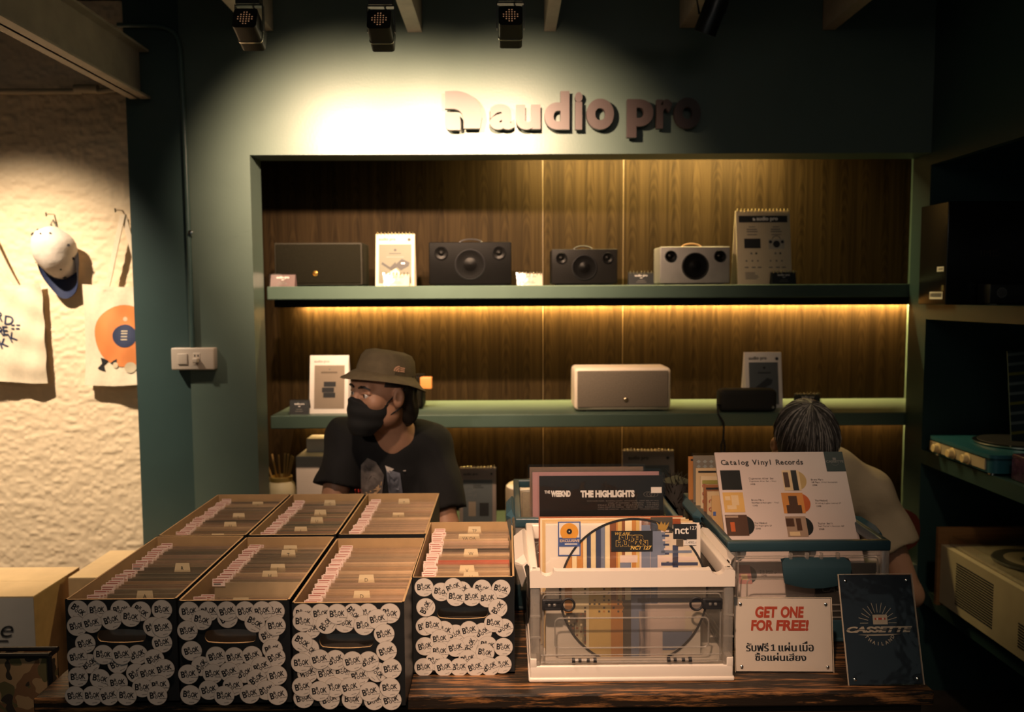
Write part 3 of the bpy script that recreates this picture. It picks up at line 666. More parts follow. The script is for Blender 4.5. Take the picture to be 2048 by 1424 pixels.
# turquoise portable record player
TURQ = mat('turquoise_vinyl', (0.018, 0.10, 0.135), 0.35, var=0.05, coat=0.3)
ya, yb_ = 2.545, 2.925
t = thing('turquoise_record_player', 'turquoise portable record player with three cream knobs', 'record player', (1.562, ya, ZMS)); h = W(1866, 870, 2.92).z-ZMS; D = yb_-ya
b = MB(); b.rbox(0.008, 0.40, 0.0, D, 0.008, h-0.012, 0.028, TURQ, edges='Z', seg=6); b.build('case', t, smooth=True)
b = MB(); b.rbox(0.0, 0.41, -0.008, D+0.004, h-0.012, h, 0.03, TURQ, edges='Z', seg=6); b.build('top_plate', t, smooth=True)
b = MB(); b.box(0.003, 0.009, 0.028, D-0.012, 0.016, h-0.018, mat('beige_panel', (0.36, 0.29, 0.20), 0.5)); b.build('control_panel', t)
KNOB = mat('cream_knob', (0.62, 0.46, 0.24), 0.4)
for y in (0.31, 0.215, 0.125):
    b = MB(); b.lathe([(0, 0), (0.020, 0), (0.020, 0.004), (0.015, 0.006), (0.0145, 0.020), (0.012, 0.022), (0, 0.022)], KNOB, T(0.004, y, h*0.47) @ RY(-pi/2), 24); b.build('knob', t, smooth=True)
b = MB(); b.lathe([(0, 0), (0.125, 0), (0.135, 0.004), (0.135, 0.009), (0.128, 0.012), (0, 0.010)], CHROME, T(0.21, 0.19, h), 56); b.build('platter', t, smooth=True)
b = MB(); b.lathe([(0, 0.0135), (0.12, 0.0135), (0.12, 0.010)], INK, T(0.21, 0.19, h), 48); b.build('platter_mat', t)
b = MB(); b.lathe([(0.004, 0.01), (0.004, 0.032), (0, 0.034)], CHROME, T(0.21, 0.19, h), 12); b.build('spindle', t, smooth=True)
b = MB(); b.lathe([(0.012, 0), (0.012, 0.008), (0, 0.01)], KNOB, T(0.19, 0.02, h), 16); b.lathe([(0.010, 0), (0.010, 0.012), (0, 0.014)], CHROME, T(0.235, 0.022, h), 16); b.build('control_button', t, smooth=True)
for x, y in ((0.03, 0.03), (0.03, D-0.03), (0.37, 0.03), (0.37, D-0.03)):
    b = MB(); b.lathe([(0.014, 0), (0.014, 0.010), (0, 0.010)], CHROME, T(x, y, 0), 16); b.build('foot', t, smooth=True)
# purple glittery box and leaning sleeve
p = W(2036, 945, 2.40); b = MB(); b.rbox(1.605, 1.70, 2.42, 2.50, ZMS, ZMS+0.085, 0.006, mat('dark_purple_glass', (0.035, 0.015, 0.04), 0.25, var=0.5, vs=60))
tag(b.build('purple_box', smooth=True), 'dark purple box at the right edge beside the turquoise player', 'box')
b = MB(); b.box(0, 0.31, 0, 0.006, 0, 0.31, mat('teal_black_sleeve', (0.02, 0.035, 0.04), 0.5, var=0.3, vs=12), None)
for k in range(9): b.poly([(0.0, 0.02+k*0.034), (0.16, 0.035+k*0.034), (0.16, 0.045+k*0.034), (0.0, 0.03+k*0.034)], mat('olive_stripe', (0.20, 0.19, 0.03), 0.5) if k % 3 == 0 else mat('pale_stripe', (0.16, 0.19, 0.18), 0.5), -0.0008)
M_ = T(1.745, 2.72, ZMS+h+0.0145) @ RX(radians(-8)); o = b.build('record_sleeve', M=M_); tag(o, 'patterned record sleeve leaning at the right edge above the turquoise player', 'record sleeve')

# cream vintage record player with wooden ends
CREAMM = mat('cream_lacquer', (0.36, 0.30, 0.20), 0.45, var=0.04); ELM = wood('elm', (0.11, 0.05, 0.018), (0.20, 0.095, 0.035), 30, 3, axis='X')
t = thing('vintage_record_player', 'cream vintage record player with wooden ends and a slotted grille', 'record player', (1.553, 2.19, ZBS)); Lb = 0.60
b = MB(); b.box(0.0, 0.34, 0.01, Lb, 0.012, 0.222, CREAMM); b.build('body', t)
for y in (-0.008, Lb):
    b = MB(); b.box(-0.012, 0.40, y, y+0.014, 0.0, 0.283, ELM); b.build('wooden_end', t, label='brown wooden end board')
b = MB()
for k in range(17): b.box(-0.0015, 0.002, 0.29, 0.50, 0.045+k*0.0088, 0.0485+k*0.0088, INK)
b.build('slotted_grille', t)
b = MB()
for k in range(9): b.box(-0.0015, 0.002, 0.04, 0.16, 0.045+k*0.0088, 0.0485+k*0.0088, INK)
b.build('slotted_grille', t)
b = MB(); b.box(0.03, 0.32, 0.03, Lb-0.03, 0.222, 0.226, CREAMM); b.build('deck', t)
b = MB(); M = T(0.185, 0.38, 0.226); b.lathe([(0, 0), (0.118, 0), (0.122, 0.006), (0.118, 0.012), (0.085, 0.012)], mat('dark_rubber', (0.03, 0.028, 0.022), 0.6), M, 48); b.build('platter', t, smooth=True)
b = MB(); b.lathe([(0.086, 0.0118), (0.08, 0.013), (0.035, 0.013), (0.03, 0.010), (0.012, 0.010), (0.01, 0.014), (0, 0.014)], CREAMM, M, 40); b.build('platter_disc', t, smooth=True)
b = MB(); b.tube([(0.09, 0.12, 0.245), (0.10, 0.24, 0.25), (0.13, 0.30, 0.245)], 0.006, CREAMM); b.lathe([(0.018, 0), (0.018, 0.02), (0, 0.022)], CREAMM, T(0.09, 0.12, 0.226), 20); b.build('tonearm', t, smooth=True)
b = MB(); b.box(0.02, 0.024, 0.02, Lb-0.02, 0.226, 0.262, CLEAR); b.box(0.02, 0.33, 0.02, Lb-0.02, 0.262, 0.265, CLEAR); b.build('clear_lid', t)

# ------------------------------------------------------------------ left side: tote bags, cap, cartons, camo bin
CANVAS = mat('natural_canvas', (0.66, 0.56, 0.42), 0.85, var=0.05, vs=60, bump=0.15, bs=300)
NAVYI = mat('navy_fabric_print', (0.012, 0.022, 0.07), 0.7, var=0.05)
YT = 3.262
def tote(name, label, cx, w, zt, zb, strap_x, hook, seed, art):
    t = thing(name, label, 'tote bag', (0, 0, 0)); r = random.Random(seed); ph = [r.random()*6 for _ in range(6)]
    nx, nz = 40, 44; V = []; Fc = []
    def surf(u, v):
        x = cx+w*(u-0.5)*(1+0.05*(1-v)); z = zb+(zt-zb)*v-(0.012*sin(pi*u) if v > 0.95 else 0)-0.012*sin(3*u+ph[2])*(1-v)
        y = YT-0.010-0.026*sin(pi*u)**0.6*(1-0.5*v)-0.007*sin(11*u+4*v+ph[0])*(0.4+0.6*(1-v))-0.004*sin(16*u*v+6*v+ph[1])-0.002*sin(25*u-9*v+ph[3])
        return x, y, z
    for j in range(nz+1):
        for i in range(nx+1): V.append(surf(i/nx, j/nz))
    for j in range(nz):
        for i in range(nx): a = j*(nx+1)+i; Fc.append((a, a+1, a+nx+2, a+nx+1))
    o = len(V); 
    for j in range(nz+1):
        for i in range(nx+1): x, y, z = surf(i/nx, j/nz); V.append((x, min(YT+0.012, 2*YT-y), z))
    Fc += [tuple(q+o for q in f[::-1]) for f in Fc[:]]
    b = MB(); b.add(V, Fc, CANVAS); b.build('bag_body', t, smooth=True)
    for k, (sx, hx) in enumerate(strap_x):
        b = MB(); pts = []
        for i in range(13):
            u = i/12; x = sx+(hx-sx)*u**0.92; z = zt-0.012+(hook-zt+0.01)*u; pts.append((x, YT-0.014-0.006*sin(3*u+k), z))
        ww = 0.011; Vv = []; Ff = []
        for p in pts: Vv += [(p[0]-ww, p[1], p[2]), (p[0]+ww, p[1]-0.003, p[2]+0.002), (p[0]+ww, p[1]+0.002, p[2]+0.002), (p[0]-ww, p[1]+0.004, p[2])]
        for i in range(12):
            for q in range(4): Ff.append((4*i+q, 4*i+(q+1) % 4, 4*i+4+(q+1) % 4, 4*i+4+q))
        b.add(Vv, Ff, CANVAS); b.build('strap', t, smooth=True)
    b = MB(); art(b, surf); b.build('print', t, smooth=True)
    return t
def drape(b, surf, cx, w, zt, zb, off=-0.003):
    """push every vertex added from here on onto the bag surface"""
    for i, (x, y, z) in enumerate(b.v):
        u = (x-cx)/w+0.5; v = (z-zb)/(zt-zb)
        for _ in range(4): q = surf(min(1, max(0, u)), min(1, max(0, v))); u -= (q[0]-x)/w; v -= (q[2]-z)/(zt-zb)
        u = min(1, max(0, u)); v = min(1, max(0, v)); b.v[i] = (x, surf(u, v)[1]+off+y, z)
wl = lambda px, py: W(px, py, YT-0.03)
zt1, zb1 = wl(40, 566).z, wl(40, 762).z; xr = wl(80, 660).x; w1 = 0.36; cx1 = xr-w1/2
def art1(b, surf):
    for s, px, py, rot in (('R', -4, 634, -0.15), ('D', 13, 642, -0.12), ('R', -4, 664, -0.1), ('E', 9, 664, 0), ('K', 5, 692, 0.35), ('K', 26, 680, 0.45), ('B', -14, 704, 0.3)):
        q = wl(px, py); b.text(s, 0.052, q.x-0.01, q.z-0.012, NAVYI, 0, None, bold=0.012, rot=rot)
    for px in (28, 38):
        for py in (650, 657): q = wl(px, py); b.rect(q.x-0.008, q.x+0.006, q.z-0.003, q.z+0.003, NAVYI)
    drape(b, surf, cx1, w1, zt1, zb1)
hz1 = wl(-70, 420).z
tote('tote_bag', 'canvas tote with navy letters at the left edge of the cream wall', cx1, w1, zt1, zb1, ((wl(28, 560).x, wl(-45, 420).x), (cx1*2-wl(28, 560).x, wl(-62, 420).x)), hz1, 5, art1)
zt2, zb2 = wl(200, 568).z, wl(220, 766).z; xl = wl(165, 660).x; w2 = 0.36; cx2 = xl+w2/2
def art2(b, surf):
    c = wl(250, 672); b.gdisc(c.x, c.z, 0.125, mat('orange_fabric_print', (0.62, 0.20, 0.055), 0.75, var=0.06))
    b.gdisc(c.x, c.z, 0.046, NAVYI, -0.001, 32, 4)
    for k in (-0.016, -0.004, 0.008, 0.018): b.rect(c.x-0.014, c.x+0.010, c.z+k, c.z+k+0.004, CREAMP, -0.002)
    b.disc(c.x, c.z+0.068, 0.009, CREAMP, -0.001, None, 12)
    for px, py, a in ((203, 735, 0.2), (207, 723, 1.2), (231, 726, 0.0)):
        q = wl(px, py); b.poly([(q.x+0.02*cos(a+k*1.05)*(1 if k % 2 else 0.45), q.z+0.02*sin(a+k*1.05)*(1 if k % 2 else 0.6)) for k in range(6)], INK, -0.001)
    q = wl(262, 735); b.gdisc(q.x, q.z, 0.022, CREAMP, -0.001, 16, 2); q = wl(233, 730); b.disc(q.x, q.z, 0.012, CREAMP, -0.002, None, 14)
    drape(b, surf, cx2, w2, zt2, zb2)
hk2 = wl(242, 428)
tote('tote_bag', 'canvas tote with an orange record print beside the teal column', cx2, w2, zt2, zb2, ((wl(210, 565).x, hk2.x), (wl(286, 572).x, hk2.x)), hk2.z, 9, art2)
def hook(px, py, label):
    q = W(px, py, 3.285); b = MB(); b.tube([(q.x, 3.30, q.z+0.012), (q.x, 3.25, q.z+0.008), (q.x, 3.238, q.z+0.0), (q.x, 3.236, q.z+0.014)], 0.003, CHROME); tag(b.build('wall_hook', smooth=True), label, 'hook')
hook(242, 426, 'wall hook holding the orange-print tote'); hook(106, 434, 'wall hook holding the white cap')

# baseball cap hanging by its back strap, brim down
c = W(106, 500, 3.20); t = thing('baseball_cap', 'white cap with small black dots and a navy brim on the cream wall', 'cap', (c.x, 3.21, c.z))
CAPW = mat('cap_cotton', (0.70, 0.62, 0.55), 0.85, var=0.05, vs=25, bump=0.2, bs=40)
M = RY(radians(-5))
b = MB(); N = 36; K = 14; V = []; Fc = []
def capp(a, k):   # a around, k 0 rim .. 1 top; cap axis tilted towards the room and down-left
    r = cos(k*pi/2)**0.8; rad = 0.082*(1+0.03*sin(6*a)*r)*(1-0.22*max(0, sin(a))**2)
    x, z, y = rad*r*cos(a)*0.98, rad*1.12*r*sin(a), -0.105*sin(k*pi/2)
    return (x, y+0.02-0.03*r*sin(a), z+0.02*sin(a)*r)
for k in range(K+1):
    for i in range(N): V.append(capp(2*pi*i/N, k/K*0.98))
for k in range(K):
    for i in range(N): Fc.append((k*N+i, k*N+(i+1) % N, (k+1)*N+(i+1) % N, (k+1)*N+i))
Fc.append(tuple(K*N+i for i in range(N)))
b.add(V, Fc, CAPW, M); b.build('crown', t, smooth=True)
b = MB(); V = []; Fc = []; nb = 24
for i in range(nb+1):
    a = pi+0.12+(pi-0.24)*i/nb; p0 = capp(a, 0)
    for q in range(6):
        s = q/5; out = 0.080*s*sin((a-pi))**0.5
        for dy in (0, 0.005): V.append((p0[0]*(1-0.05*s), p0[1]-0.01*s-0.02*s*(cos(a)**2-0.4)+dy, p0[2]-out))
for i in range(nb):
    for q in range(5):
        a0 = i*12+q*2; a1 = a0+12; Fc += [(a0, a0+2, a1+2, a1), (a0+1, a1+1, a1+3, a0+3)]
    a0 = i*12+10; Fc.append((a0, a0+1, a0+13, a0+12))
b.add(V, Fc, NAVYI, M); b.build('brim', t, smooth=True, label='navy blue brim')
b = MB()
for a, k, r in ((2.3, 0.45, 0.008), (1.5, 0.62, 0.004), (0.9, 0.5, 0.004), (3.6, 0.35, 0.004), (4.3, 0.3, 0.004), (4.45, 0.12, 0.009), (4.85, 0.12, 0.009), (0.1, 0.3, 0.006), (5.9, 0.2, 0.006), (2.0, 0.3, 0.005), (5.2, 0.45, 0.004)):
    p = Vector(capp(a, k)); n = Vector((p.x*0.9, -0.075, p.z*0.9)).normalized(); Q = T(*p) @ n.to_track_quat('-Y', 'Z').to_matrix().to_4x4()
    b.disc(0, 0, r, INK, -0.0025, M @ Q, 12)
b.build('embroidery', t, label='small black embroidered dots')
b = MB(); b.tube([(0.0, 0.0, 0.085), (-0.004, -0.01, 0.10), (0.0, 0.0, 0.118), (0.006, 0.01, 0.10), (0.004, 0.01, 0.085)], 0.004, mat('grey_webbing', (0.2, 0.18, 0.15), 0.8)); b.build('back_strap', t, smooth=True)

# cartons on the floor at left
def carton(label, x0, x1, y0, y1, zt, front, seam):
    t = thing('cardboard_box', label, 'box', ((x0+x1)/2, y0, 0)); w = (x1-x0)/2; d = y1-y0
    b = MB(); b.box(-w, w, 0, d, 0, zt, CARD); b.build('carton_body', t)
    b = MB(); b.box(-w, w, 0, d*0.498, zt, zt+0.004, mat('light_cardboard', (0.60, 0.43, 0.23), 0.75, var=0.06)); b.build('top_flap', t)
    b = MB(); b.box(-w, w, d*0.502, d, zt, zt+0.004, _m['light_cardboard']); b.build('top_flap', t)
    if front:
        b = MB(); b.rect(-w, w, 0, zt, mat('white_printed_face', (0.50, 0.46, 0.42), 0.6, var=0.03), -0.001); b.build('printed_face', t, label='white printed front face')
        q = W(-5, 1268, y0); b = MB(); b.text('e', 0.085, q.x-(x0+x1)/2, q.z-0.01, INK, -0.002, None, bold=-0.005, shear=0.3, sx=1.2); b.rect(-w*0.5, q.x-(x0+x1)/2+0.035, q.z-0.025, q.z-0.020, INK, -0.002); b.build('script_print', t)
    return t
carton('large cardboard box with a white printed front at the lower left', -1.98, -1.530, 2.53, 2.81, W(52, 1195, 2.53).z, True, True)
carton('plain cardboard box behind the leftmost record box', -1.505, -1.05, 2.69, 2.985, W(122, 1158, 2.69).z, False, True)
def camo():
    m = bpy.data.materials.new('camouflage_cloth'); m.use_nodes = True; nt = m.node_tree; bs = nt.nodes['Principled BSDF']; bs.inputs['Roughness'].default_value = 0.8
    tc = nt.nodes.new('ShaderNodeTexCoord'); prev = None
    def ramp(scale, cut, off):
        mp = nt.nodes.new('ShaderNodeMapping'); mp.inputs['Location'].default_value = (off, off*2, off*3); nt.links.new(tc.outputs['Object'], mp.inputs[0])
        n = nt.nodes.new('ShaderNodeTexNoise'); n.inputs['Scale'].default_value = scale; n.inputs['Detail'].default_value = 1; nt.links.new(mp.outputs[0], n.inputs['Vector'])
        g = nt.nodes.new('ShaderNodeMath'); g.operation = 'GREATER_THAN'; g.inputs[1].default_value = cut; nt.links.new(n.outputs['Fac'], g.inputs[0]); return g.outputs[0]
    col = (0.33, 0.21, 0.10, 1)
    for sc, cut, off, c in ((22, 0.52, 0, (0.17, 0.085, 0.035, 1)), (24, 0.58, 3, (0.10, 0.085, 0.03, 1)), (26, 0.57, 7, (0.028, 0.020, 0.012, 1))):
        mx = nt.nodes.new('ShaderNodeMix'); mx.data_type = 'RGBA'; nt.links.new(ramp(sc, cut, off), mx.inputs['Factor'])
        if prev is None: mx.inputs['A'].default_value = col
        else: nt.links.new(prev, mx.inputs['A'])
        mx.inputs['B'].default_value = c; prev = mx.outputs['Result']
    nt.links.new(prev, bs.inputs['Base Color']); return m
CAMO = camo()
ztop = W(20, 1304, 1.66).z
t = thing('camouflage_pouch', 'brown camouflage cloth pouch with black piping at the lower left corner', 'pouch', (-1.12, 1.64, 0.42)); H = ztop-0.42; w = 0.155
b = MB()
for x0_, x1_, y0_, y1_ in ((-w, w, 0, 0.008), (-w, w, 0.026, 0.034), (-w, -w+0.008, 0, 0.034), (w-0.008, w, 0, 0.034)): b.rbox(x0_, x1_, y0_, y1_, 0, H, 0.003, CAMO, seg=2)
b.box(-w, w, 0, 0.034, 0, 0.008, CAMO); b.build('cloth_body', t, smooth=True)
b = MB(); b.tube([(-w, 0.002, H), (w, 0.002, H), (w, 0.032, H), (-w, 0.032, H)], 0.006, BLACKPL, closed=True); b.tube([(-w, 0.0, 0.01), (-w, 0.0, H)], 0.005, BLACKPL); b.tube([(w, 0.0, 0.01), (w, 0.0, H)], 0.005, BLACKPL); b.build('piping', t, smooth=True)
t = thing('stool', 'dark wooden stool under the camouflage pouch', 'stool', (-1.12, 1.70, 0)); DKW = wood('dark_stained_wood', (0.008, 0.005, 0.003), (0.03, 0.017, 0.009), 40, 4, axis='X')
b = MB(); b.rbox(-0.17, 0.17, -0.16, 0.16, 0.39, 0.42, 0.005, DKW); b.build('seat', t)
for sx in (-1, 1):
    for sy in (-1, 1): b = MB(); b.box(sx*0.14-0.015, sx*0.14+0.015, sy*0.13-0.015, sy*0.13+0.015, 0, 0.39, DKW); b.build('leg', t)
# ------------------------------------------------------------------ table
ZT = 0.75
def worn_top():
    m = bpy.data.materials.new('worn_black_wood'); m.use_nodes = True; nt = m.node_tree; bs = nt.nodes['Principled BSDF']; bs.inputs['Roughness'].default_value = 0.42
    tc = nt.nodes.new('ShaderNodeTexCoord'); mp = nt.nodes.new('ShaderNodeMapping'); mp.inputs['Scale'].default_value = (3.2, 55, 30); nt.links.new(tc.outputs['Object'], mp.inputs[0])
    n = nt.nodes.new('ShaderNodeTexNoise'); n.inputs['Scale'].default_value = 2.2; n.inputs['Detail'].default_value = 6; n.inputs['Roughness'].default_value = 0.7; nt.links.new(mp.outputs[0], n.inputs['Vector'])
    r = nt.nodes.new('ShaderNodeValToRGB'); r.color_ramp.elements[0].position = 0.50; r.color_ramp.elements[1].position = 0.66
    r.color_ramp.elements[0].color = (0.018, 0.012, 0.008, 1); r.color_ramp.elements[1].color = (0.42, 0.19, 0.065, 1)
    nt.links.new(n.outputs['Fac'], r.inputs['Fac']); nt.links.new(r.outputs['Color'], bs.inputs['Base Color'])
    bp = nt.nodes.new('ShaderNodeBump'); bp.inputs['Strength'].default_value = 0.3; bp.inputs['Distance'].default_value = 0.004; nt.links.new(n.outputs['Fac'], bp.inputs['Height']); nt.links.new(bp.outputs['Normal'], bs.inputs['Normal'])
    return m
TW = worn_top()
t = thing('display_table', 'long dark table with a worn wooden top carrying the record boxes', 'table', (0, 0, 0))
b = MB(); b.rbox(-0.94, 0.852, 1.535, 2.46, ZT-0.03, ZT, 0.004, TW, seg=2); b.build('tabletop', t)
b = MB(); b.box(-0.92, 0.835, 1.552, 1.575, ZT-0.16, ZT-0.03, DKW); b.box(-0.92, 0.835, 2.42, 2.44, ZT-0.13, ZT-0.03, DKW); b.build('apron', t)
for x in (-0.89, 0.80):
    for y in (1.58, 2.38): b = MB(); b.box(x-0.03, x+0.03, y, y+0.06, 0, ZT-0.03, DKW); b.build('leg', t)

# ------------------------------------------------------------------ stickered single boxes
BOXB = mat('black_box_paper', (0.011, 0.012, 0.013), 0.42, var=0.1)
BOXT = mat('tan_box_lining', (0.42, 0.275, 0.135), 0.75, var=0.07, vs=25)
STK = mat('sticker_paper', (0.60, 0.545, 0.49), 0.33, var=0.03)
BW, BH, BL, TH = 0.214, 0.208, 0.408, 0.004
# the round sticker, shared by every copy
b = MB(); R_ = 0.0197
b.disc(0, 0, R_, STK, 0, None, 32); b.ring(0, 0, R_*0.975, R_*1.01, mat('sticker_edge_shade', (0.36, 0.32, 0.28), 0.5), -0.00003, None, 32)  # grey ring paints the slight shading around each sticker
def glyph(ch, x, z, w, h, rot): 
    V, Fc, E = text_geo(ch, 0.03, 0.0, 3); x0 = min(v[0] for v in V); x1 = max(v[0] for v in V); z0 = min(v[1] for v in V); z1 = max(v[1] for v in V)
    P = []
    for v in V:
        a = ((v[0]-x0)/(x1-x0)-0.5)*w; c = ((v[1]-z0)/(z1-z0)-0.5)*h; P.append((x+a*cos(rot)-c*sin(rot), -0.00008, z+a*sin(rot)+c*cos(rot)))
    b.add(P, Fc, INK)
u = R_
glyph('B', -0.52*u, 0.02*u, 0.40*u, 0.66*u, 0.05); glyph('R', -0.20*u, 0.24*u, 0.28*u, 0.34*u, -0.1); glyph('O', -0.10*u, -0.16*u, 0.30*u, 0.32*u, 0.1)
glyph('O', 0.21*u, 0.05*u, 0.31*u, 0.50*u, 0.0); glyph('K', 0.55*u, 0.08*u, 0.36*u, 0.52*u, -0.05)
b.text('RECORDS', 0.13*u, 0.18*u, -0.36*u, INK, -0.00008, None, bold=0.02, rot=-0.08, res=2, sx=1.25); [b.poly([(-0.02*u+k*0.1*u, -0.78*u+k*0.012*u), (0.06*u+k*0.1*u, -0.775*u+k*0.012*u), (0.05*u+k*0.1*u, -0.70*u+k*0.012*u), (-0.01*u+k*0.1*u, -0.72*u+k*0.012*u)], GREYINK, -0.00008) for k in range(5)]
STICKER = b.mesh('sticker')

def front_plate(b, w, h, hole, th):
    """board in XZ with a stadium hand hole; black in front, tan behind"""
    hx, hz, hw, hh = hole; n = 40; inner = []; outer = []
    for i in range(n):
        a = 2*pi*i/n; ca, sa = cos(a), sin(a)
        ix = hx+max(-hw+hh, min(hw-hh, ca*hw*1.2))+hh*ca; iz = hz+hh*sa; inner.append((ix, iz))
        k = min((w/2)/abs(ca) if abs(ca) > 1e-6 else 9, (h/2)/abs(sa) if abs(sa) > 1e-6 else 9); outer.append([ca*k, h/2+sa*k])
    for cx_, cz_ in ((-w/2, 0), (w/2, 0), (-w/2, h), (w/2, h)):
        j = min(range(n), key=lambda q: (outer[q][0]-cx_)**2+(outer[q][1]-cz_)**2); outer[j] = [cx_, cz_]
    for y, m in ((0, BOXB), (th, BOXT)):
        V = [(x, y, z) for x, z in inner]+[(x, y, z) for x, z in outer]
        b.add(V, [(i, (i+1) % n, n+(i+1) % n, n+i) for i in range(n)], m)
    V = [(x, 0, z) for x, z in inner]+[(x, th, z) for x, z in inner]; b.add(V, [(i, (i+1) % n, n+(i+1) % n, n+i) for i in range(n)], BOXT)
    b.box(-w/2, w/2, 0, th, h-0.0006, h, BOXT)
def single_box(label, xc, y, stickers, rz=0.0):
    t = thing('record_box', label, 'record box', (xc, y, ZT), rz, 'black single-record boxes')
    b = MB(); w = BW/2
    st = stickers or (None, (0, 0.15, 0.045, 0.0135), [])
    front_plate(b, BW, BH, st[1], TH)
    for s in (-1, 1):
        xo, xi = s*w, s*(w-TH); b.add([(xo, 0, 0), (xo, BL, 0), (xo, BL, BH), (xo, 0, BH)], [(0, 1, 2, 3)], BOXB)
        b.add([(xi, 0, 0), (xi, BL, 0), (xi, BL, BH), (xi, 0, BH)], [(0, 1, 2, 3)], BOXT); b.box(min(xo, xi), max(xo, xi), 0, BL, BH-0.0006, BH, BOXT)
    b.add([(-w, BL, 0), (w, BL, 0), (w, BL, BH), (-w, BL, BH)], [(0, 1, 2, 3)], BOXB); b.box(-w, w, BL-TH, BL-0.0005, 0, BH, BOXT)
    b.box(-w, w, 0, BL, 0, 0.004, BOXB)
    b.build('box_body', t)
    for i, (sx, sz, rot) in enumerate(st[2]):
        o = bpy.data.objects.new('sticker', STICKER); COL.objects.link(o); o.parent = t
        o.location = (sx, -0.0004-0.00018*i, sz); o.rotation_euler = (0, radians(rot), 0)
    return t
def px_stickers(lst, ox, oy, sc, y, xc):
    out = []
    for u_, v_, rot in lst:
        q = W(ox+u_/sc, oy+v_/sc, y); out.append((max(-BW/2+0.014, min(BW/2-0.014, q.x-xc)), max(0.018, min(BH-0.021, q.z-ZT)), rot))
    return out
def hole_px(u0, u1, v0, v1, ox, oy, sc, y, xc):
    a = W(ox+u0/sc, oy+v1/sc, y); c = W(ox+u1/sc, oy+v0/sc, y); return ((a.x+c.x)/2-xc, (a.z+c.z)/2-ZT, (c.x-a.x)/2, (c.z-a.z)/2)
S1 = [(230,210,40),(385,210,0),(745,255,35),(580,225,-3),(918,235,3),(225,375,-8),(345,350,-12),(505,325,-12),(665,300,8),(850,380,-15),(922,510,-10),(922,385,-8),(295,515,-12),(330,680,-30),(230,625,-8),(560,680,-20),(725,605,-20),(445,605,5),(595,605,-8),(860,640,-20),(945,720,-12),(715,755,-30),(810,755,-10),(240,785,0),(420,800,15),(905,850,-5),(765,870,3),(565,830,-3),(215,940,-5),(360,950,0),(495,965,-15),(640,955,5),(890,960,-3)]
S2 = [(1300,245,-5),(1140,230,-3),(1455,310,-25),(1450,220,-12),(1600,225,-8),(1840,235,3),(1740,225,-8),(1245,325,15),(1680,345,30),(1795,445,-20),(1850,370,-5),(1130,410,-8),(1165,575,-10),(1825,560,-12),(1245,700,-50),(1365,620,-12),(1515,625,-10),(1660,615,-18),(1850,625,-20),(1140,765,-5),(1600,755,-20),(1735,700,-20),(1340,760,-3),(1475,745,-18),(1505,860,-10),(1700,800,-35),(1865,770,-10),(1310,890,-10),(1160,930,10),(1435,935,0),(1780,890,-20),(1645,920,-12),(1870,930,-12)]
S3 = [(190,380,5),(335,420,-3),(720,390,5),(600,420,50),(470,425,0),(900,420,10),(250,560,-5),(190,500,3),(530,510,10),(380,520,-50),(690,530,-3),(800,480,-10),(470,430,0),(855,600,-12),(240,720,40),(185,665,35),(875,740,-15),(230,920,-20),(380,920,-10),(520,900,0),(650,940,-10),(800,910,50),(180,835,0),(460,810,-20),(330,805,-10),(730,820,-25),(600,820,-12),(915,880,-8),(200,1120,-10),(410,1130,-15),(595,1130,5),(775,1135,-15),(915,1150,-12),(450,1030,-3),(190,1025,-10),(330,1060,-3),(580,1030,-12),(740,1065,-12),(905,1030,-3)]
S4 = [(1180,220,0),(1490,250,-30),(1320,260,12),(1420,215,-20),(1655,235,10),(1810,235,15),(1700,310,-3),(1570,300,-5),(1440,300,10),(1195,385,-60),(1785,390,-50),(1190,540,-10),(1440,600,-20),(1345,570,10),(1250,530,5),(1660,585,-25),(1550,570,-10),(1835,550,-20),(1750,510,8),(1310,640,-5),(1190,700,-10),(1560,690,-60),(1700,690,10),(1310,740,0),(1440,710,-12),(1830,705,5),(1680,750,12),(1540,800,-10),(1270,820,5),(1180,875,-3),(1820,845,-10),(1720,870,-25),(1470,895,-3),(1345,895,-10),(1600,890,-15)]
Y1, Y2, Y3, Y4 = 1.515, 1.505, 1.489, 1.624
X1, X2, X3, X4 = -0.749, -0.527, -0.304, -0.092
KA = (100, 1160, 4.096); KB = (560, 1120, 4.096)
single_box('leftmost front record box, covered in round stickers', X1, Y1, (0, hole_px(390, 785, 400, 515, *KA, Y1, X1), px_stickers(S1, *KA, Y1, X1)))
single_box('second stickered record box from the left in the front row', X2, Y2, (0, hole_px(1270, 1690, 400, 520, *KA, Y2, X2), px_stickers(S2, *KA, Y2, X2)))
single_box('third stickered record box from the left in the front row', X3, Y3, (0, hole_px(325, 765, 600, 725, *KB, Y3, X3), px_stickers(S3, *KB, Y3, X3)))
single_box('stickered record box set back beside the white crate', X4, Y4, (0, hole_px(1290, 1700, 385, 485, *KB, Y4, X4), px_stickers(S4, *KB, Y4, X4)))
YR = 1.929; XA, XB, XC_ = -0.748, -0.5275, -0.3065
single_box('back-row record box nearest the teal column', XA, YR, None); single_box('middle record box in the back row', XB, YR, None); single_box('back-row record box in front of the man in black', XC_, YR, None)

